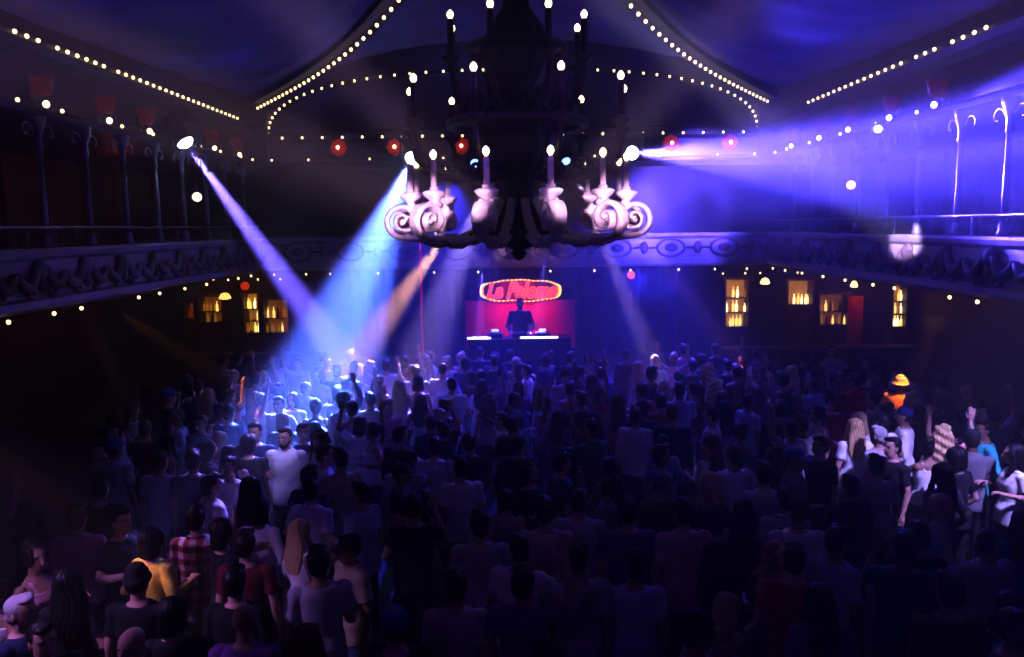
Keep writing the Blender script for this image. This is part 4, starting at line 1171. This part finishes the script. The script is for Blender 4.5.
P(255, 432, 175, 'm_stand', 'short', 'black', 'tee', 'navy', 'person in dark top facing camera just left behind the open white shirt', h=1.03)
P(285, 437, 178, 'm_drink', 'short', 'dark brown', 'shirt', 'white', 'bearded person in open white shirt facing camera, brightly lit, left of centre', beard=True, h=1.04)
P(303, 432, -150, 'm_stand', 'short', 'black', 'tee', 'navy', 'person in navy t-shirt just right of the open white shirt')
P(320, 432, 150, 'f_stand', 'wavy', 'brown', 'tee', 'light grey', 'person with wavy brown hair in pale top, second right of the open white shirt')
P(245, 538, 0, 'm_stand', 'short', 'black', 'tee', 'maroon', 'person in dark red t-shirt from behind, below the black dress')
P(114, 420, 70, 'f_bent', 'tail', 'dark brown', 'tank', 'white', 'person with ponytail and lit bare shoulder alone at far left')
P(201, 424, 170, 'm_stand', 'short', 'black', 'tee', 'pale blue', 'person with reddish face in pale blue t-shirt facing camera, far left')
P(160, 462, -10, 'm_stand', 'short', 'dark brown', 'tee', 'pale blue', 'person in pale blue t-shirt from behind at far left of the lit group')
FIRE = P(260, 400, -70, 'f_raise', 'bun', 'brown', 'tank', 'beige', 'person lit gold with raised hand, left of the blue beam pool', skin=1)
P(279, 404, 160, 'm_bent', 'short', 'brown', 'tee', 'beige', 'person in beige t-shirt right of the gold-lit raised hand')
P(293, 400, 170, 'f_stand', 'bob', 'black', 'tee', 'white', 'person with black bob in white t-shirt behind the open white shirt', h=.96)
P(229, 398, -40, 'm_raise', 'short', 'black', 'tee', 'red', 'person in red t-shirt with raised fist, far left of the beam pool', skin=1)
P(133, 646, 170, 'm_stand', 'bald', '', 'tee', 'black', 'bald person with lit face at the bottom edge, left')
P(244, 622, 0, 'm_stand', 'bald', '', 'tee', 'purple', 'bald person in purple t-shirt from behind at the bottom, left of centre', skin=2)
P(235, 583, 0, 'm_stand', 'short', 'black', 'long', 'black', 'person in black long sleeves behind the bald purple-clad person')
P(172, 614, 10, 'f_stand', 'bob', 'black', 'tee', 'black', 'person with black bob in black t-shirt below the plaid shirt, nearest rows')
P(100, 489, 0, 'm_stand', 'short', 'black', 'tee', 'black', 'person in black t-shirt behind the pink-mauve long sleeves at left')
# left of centre
P(324, 455, -70, 'm_stand', 'short', 'black', 'tee', 'white', 'person in white t-shirt turned right, two right of the open white shirt')
P(311, 491, -20, 'm_bent', 'short', 'black', 'shirt', 'white', 'person in white shirt from behind, lit on its left side, below the bright group')
P(361, 494, 60, 'm_bent', 'short', 'black', 'tee', 'pale blue', 'person in pale blue t-shirt turned left, elbow bent, left of centre')
P(319, 376, 160, 'f_stand', 'bob', 'auburn', 'tee', 'pink', 'person with auburn bob at the left end of the far lit row')
P(337, 372, 20, 'm_stand', 'short', 'black', 'tee', 'navy', 'person in navy t-shirt, second in the far lit row')
P(354, 368, -10, 'm_stand', 'short', 'black', 'tee', 'light grey', 'person in pale grey t-shirt, third in the far lit row')
P(370, 371, 10, 'f_stand', 'wavy', 'brown', 'tank', 'white', 'person with wavy brown hair, fourth in the far lit row')
P(386, 366, 0, 'm_stand', 'short', 'brown', 'tee', 'white', 'person in white t-shirt, middle of the far lit row')
P(405, 363, 0, 'm_raise', 'short', 'black', 'tee', 'black', 'person in black t-shirt with raised fist in the far lit row')
P(425, 360, 165, 'f_stand', 'wavy', 'blonde', 'tank', 'white', 'brightly lit blonde person, left of the three bright heads by the stage')
P(447, 362, 170, 'f_bent', 'bob', 'blonde', 'tee', 'white', 'brightly lit blonde bob, middle of the three bright heads by the stage')
P(461, 361, 160, 'f_stand', 'bun', 'blonde', 'tee', 'pink', 'brightly lit blonde bun, right of the three bright heads by the stage')
P(399, 387, 10, 'f_bent', 'long', 'blonde', 'tank', 'pink', 'blonde long-haired person in pinkish top in the pool of light below the beam')
P(378, 384, -20, 'f_stand', 'wavy', 'auburn', 'tee', 'white', 'auburn-haired person in white t-shirt left of the blonde in pinkish top')
P(356, 388, 0, 'f_raise', 'tail', 'blonde', 'tee', 'pink', 'person with blonde ponytail and raised hand in the beam pool')
P(337, 394, 0, 'm_stand', 'short', 'dark brown', 'tee', 'white', 'brown-haired person in white t-shirt at the left edge of the beam pool')
P(418, 385, 0, 'f_stand', 'bob', 'dark brown', 'tank', 'white', 'dark bob and white tank top right of the blonde in pinkish top')
P(434, 447, 0, 'm_stand', 'short', 'black', 'tee', 'light grey', 'person in pale grey t-shirt in the dim middle, left of centre')
P(461, 468, 10, 'm_stand', 'short', 'black', 'tee', 'white', 'person in white t-shirt standing out in the dim crowd under the chandelier')
P(480, 525, 5, 'm_stand', 'short', 'black', 'tee', 'light grey', 'broad person in pale grey t-shirt from behind, dim front crowd centre', h=1.05)
P(456, 588, 0, 'm_stand', 'short', 'black', 'tee', 'light grey', 'person in pale grey t-shirt in the nearest rows left of centre')
# centre and the large dim backs
P(480, 348, 0, 'm_stand', 'short', 'black', 'tee', 'navy', 'person at the foot of the stage, left of the dj')
P(510, 352, 0, 'f_stand', 'bob', 'black', 'tee', 'navy', 'person at the foot of the stage, straight below the dj', h=.97)
P(545, 512, 0, 'm_stand', 'short', 'black', 'tee', 'pink', 'broad dim back in pinkish t-shirt, leftmost of the large backs at centre', h=1.06)
P(579, 508, -8, 'm_stand', 'crop', 'black', 'tee', 'light grey', 'broad dim back in pale grey t-shirt, second of the large backs at centre', h=1.05)
P(628, 512, 0, 'm_stand', 'short', 'black', 'tee', 'purple', 'broad dim back in purple t-shirt, third of the large backs at centre', h=1.05)
P(684, 513, 5, 'm_stand', 'short', 'black', 'tee', 'pink', 'broad dim back in pinkish t-shirt, rightmost of the large backs at centre', h=1.05)
P(618, 402, 0, 'f_stand', 'long', 'auburn', 'tank', 'red', 'auburn-haired person in red tank top in the dim middle of the floor')
P(661, 402, 0, 'm_stand', 'short', 'black', 'tee', 'red', 'person in red t-shirt in the dim crowd right of the red tank top')
# right of centre, far lit group
P(638, 368, 20, 'f_stand', 'long', 'blonde', 'tank', 'white', 'brightly lit long blonde hair, left of the far right lit group')
P(655, 361, 160, 'f_bent', 'bob', 'blonde', 'tee', 'white', 'brightly lit blonde bob in the far right lit group')
P(674, 360, 150, 'f_both', 'bun', 'blonde', 'tank', 'pink', 'person with both arms raised in the far right lit group')
P(693, 366, 0, 'm_stand', 'short', 'black', 'tee', 'black', 'dark-haired person in black t-shirt in the far right lit group')
P(709, 368, 30, 'f_stand', 'wavy', 'blonde', 'tee', 'white', 'person with wavy blonde hair and white t-shirt in the far right group')
P(728, 366, 0, 'm_raise', 'short', 'black', 'tee', 'navy', 'person raising a fist, left of the pink-lit curly head')
P(743, 365, 110, 'm_stand', 'curly', 'auburn', 'tee', 'pink', 'pink-lit person with curly auburn hair in profile, right of the raised fist')
P(768, 366, 60, 'm_drink', 'short', 'brown', 'tee', 'beige', 'person in beige t-shirt right of the pink-lit curly head')
P(792, 372, 100, 'f_stand', 'long', 'blonde', 'dress', 'beige', 'long blonde hair and beige dress, right end of the far right group')
# right-hand lit group
HAT = P(901, 383, 150, 'm_bent', 'bucket', 'yellow and white striped', 'tee', 'orange', 'person in yellow and white striped hat lit orange at right', h=1.04)
P(905, 416, 60, 'm_stand', 'cap', 'blue', 'long', 'white', 'person in blue cap and white long sleeves below the striped hat')
P(893, 447, 105, 'm_stand', 'short', 'black', 'tee', 'black', 'dark-haired person with lit face turned left, below the blue cap')
P(879, 436, 30, 'm_stand', 'short', 'grey', 'tee', 'light grey', 'grey-haired person left of the blue cap')
P(821, 446, 110, 'm_stand', 'short', 'black', 'tee', 'black', 'dark-haired person with lit face turned left, alone left of the blonde')
P(855, 432, 0, 'f_stand', 'long', 'blonde', 'tee', 'white', 'person with long blonde hair in white t-shirt left of the blue cap')
P(943, 434, -25, 'f_raise', 'wavy', 'blonde', 'tank', 'white', 'person with wavy blonde hair and raised arm in the right lit group')
P(957, 457, 20, 'f_stand', 'bob', 'black', 'tee', 'black', 'person with black bob right below the wavy blonde')
P(985, 430, 80, 'm_raise', 'short', 'black', 'long', 'teal', 'person in teal top with raised arm near the right edge', skin=1)
P(1015, 454, 85, 'f_bent', 'long', 'black', 'tee', 'white', 'person with black hair and white top at the right edge, facing left')
P(948, 401, 10, 'f_stand', 'long', 'auburn', 'tee', 'maroon', 'dim auburn-haired person behind the wavy blonde')
P(841, 402, 0, 'f_stand', 'bob', 'auburn', 'tee', 'red', 'dim red t-shirt and auburn bob left of the striped hat')
P(764, 474, 0, 'm_stand', 'short', 'black', 'tee', 'light grey', 'broad back in pale grey t-shirt, dim, right of centre', h=1.05)
P(876, 466, 0, 'm_stand', 'short', 'black', 'tee', 'light grey', 'person in pale grey t-shirt from behind, below the grey-haired person')
P(943, 474, 10, 'f_stand', 'long', 'dark brown', 'tee', 'grey', 'long brown hair and grey t-shirt below the wavy blonde')
P(950, 592, 0, 'm_stand', 'short', 'black', 'long', 'maroon', 'large dim back in dark red long sleeves at the bottom right', h=1.05)
P(820, 600, 0, 'f_stand', 'long', 'black', 'tee', 'purple', 'dim back with long black hair and purple t-shirt at the bottom right')

# ------------------------------------------------------------------ the rest of the crowd
NAMED = len(PEOPLE)
def amber(o, src, e, cone, dz): light('SPOT', src, e, (1, .40, .06), o.location + Vector((0, 0, dz)), cone, .6, .05)
amber(GOLD, (-5.4, 6.0, 3.7), 800, 8, 1.36)
amber(FIRE, (-6.2, 12.2, 3.15), 500, 13, 1.62)
amber(HAT, (6.5, 11.9, 3.1), 420, 18, 1.52)
TOPC = ['black'] * 9 + ['navy'] * 4 + ['grey'] * 4 + ['light grey'] * 3 + ['white'] * 4 + ['pale blue'] * 2 + ['pink'] * 2 + ['maroon'] * 2 + ['purple'] * 2 + ['brown', 'green', 'beige', 'red', 'denim']
MF = ['m_stand'] * 6 + ['m_bent'] * 3 + ['m_drink'] * 2 + ['m_phone', 'm_turn', 'm_raise']
FF = ['f_stand'] * 5 + ['f_bent'] * 3 + ['f_drink'] * 2 + ['f_reach', 'f_raise', 'f_both']
cands = []
gy = 4.95
while gy < 16.75:
    st = .5
    gx = -6.1 + rnd.random() * .3
    while gx < 7.4:
        x, y = gx + rnd.uniform(-.14, .14), gy + rnd.uniform(-.14, .14)
        gx += st
        px, py = project((x, y, 1.63))
        if not (-12 < px < 1036) or py > 690: continue
        if abs(x) > 6.0 and not (x > 0 and y > 8.5 and rnd.random() < .6): continue
        if px < 95 and 395 < py < 500: continue
        if y > 16.2 and rnd.random() < .3: continue
        cands.append((x, y))
    gy += .5
rnd.shuffle(cands)
for x, y in cands:
    if len(PEOPLE) >= 296: break
    if min((x - a) ** 2 + (y - b) ** 2 for a, b in FOOT) < .47 ** 2: continue
    px, py = project((x, y, 1.63))
    f = rnd.random() < .46
    fig = rnd.choice(FF if f else MF)
    hair = rnd.choice(['long', 'long', 'wavy', 'bob', 'bun', 'tail'] if f else ['short', 'short', 'short', 'crop', 'curly', 'cap', 'short'])
    hcol = rnd.choice(['black', 'black', 'dark brown', 'brown', 'blonde', 'auburn'] if f else ['black', 'black', 'dark brown', 'brown'])
    if hair == 'cap': hcol = rnd.choice(['black', 'blue'])
    top = rnd.choice(['tee', 'tank', 'tank', 'long', 'dress'] if f else ['tee', 'tee', 'tee', 'shirt', 'long'])
    tcol = rnd.choice(TOPC)
    if py < 420 and 300 < px < 470 and rnd.random() < .5: tcol = rnd.choice(['white', 'light grey', 'pink'])
    u = rnd.random()
    facing = rnd.gauss(0, 24) if u < .72 else rnd.choice([90, -90]) + rnd.gauss(0, 25) if u < .9 else 180 + rnd.gauss(0, 25)
    person((x, y), facing, fig, hair, hcol, top, tcol, rnd.choice(['black', 'denim', 'black', 'grey']), rnd.choice([0, 0, 1, 1, 2, 3]), None, rnd.uniform(.92, .99) if f else rnd.uniform(.97, 1.06), rnd.random() < .5)

def words(d, o):
    hn = {'short': 'short %s hair', 'crop': 'cropped %s hair', 'curly': 'curly %s hair', 'long': 'long %s hair', 'wavy': 'wavy %s hair', 'bob': '%s bob', 'bun': '%s hair bun', 'tail': '%s ponytail', 'cap': '%s cap'}[d['hair']] % d['hcol'].replace(' ', '-')
    tn = {'tee': 't-shirt', 'tank': 'tank-top', 'long': 'long-sleeves', 'shirt': 'shirt', 'dress': 'dress'}[d['top']]
    f = d['fig']
    pose = ', arms raised' if f.endswith('both') else ', arm raised' if f in ('m_raise', 'f_raise') else ''
    px, py = project(o.location + Vector((0, 0, 1.63)))
    row = 'by the stage' if py < 385 else 'in mid crowd' if py < 470 else 'in front crowd' if py < 560 else 'in nearest rows'
    col = 'far left' if px < 200 else 'left' if px < 420 else 'centre' if px < 620 else 'right' if px < 820 else 'far right'
    return 'person, %s, %s %s%s, %s, %s' % (hn, d['tcol'].replace('light grey', 'pale-grey').replace(' ', '-'), tn, pose, row, col), px, 'dancers ' + row
ORD = ['leftmost', 'second from left', 'third from left', 'fourth from left', 'fifth from left', 'sixth from left', 'seventh from left', 'eighth from left']
by = {}
for o, d in PEOPLE:
    if d['label']:
        o['label'] = d['label']
        _, py = project(o.location + Vector((0, 0, 1.63)))
        if 'dj' not in d['label']: o['group'] = 'dancers ' + ('by the stage' if py < 385 else 'in mid crowd' if py < 470 else 'in front crowd' if py < 560 else 'in nearest rows')
    else:
        l, px, g = words(d, o); o['group'] = g
        by.setdefault(l, []).append((px, o))
for l, v in by.items():
    v.sort(key=lambda t: t[0])
    for i, (px, o) in enumerate(v):
        o['label'] = l if len(v) == 1 else l + ', ' + (ORD[i] if i < len(v) - 1 or len(v) > 8 else 'rightmost' if len(v) == 2 else ORD[i])
print('PEOPLE', len(PEOPLE), 'named', NAMED, 'longest label', max(len(o['label'].split()) for o, d in PEOPLE))
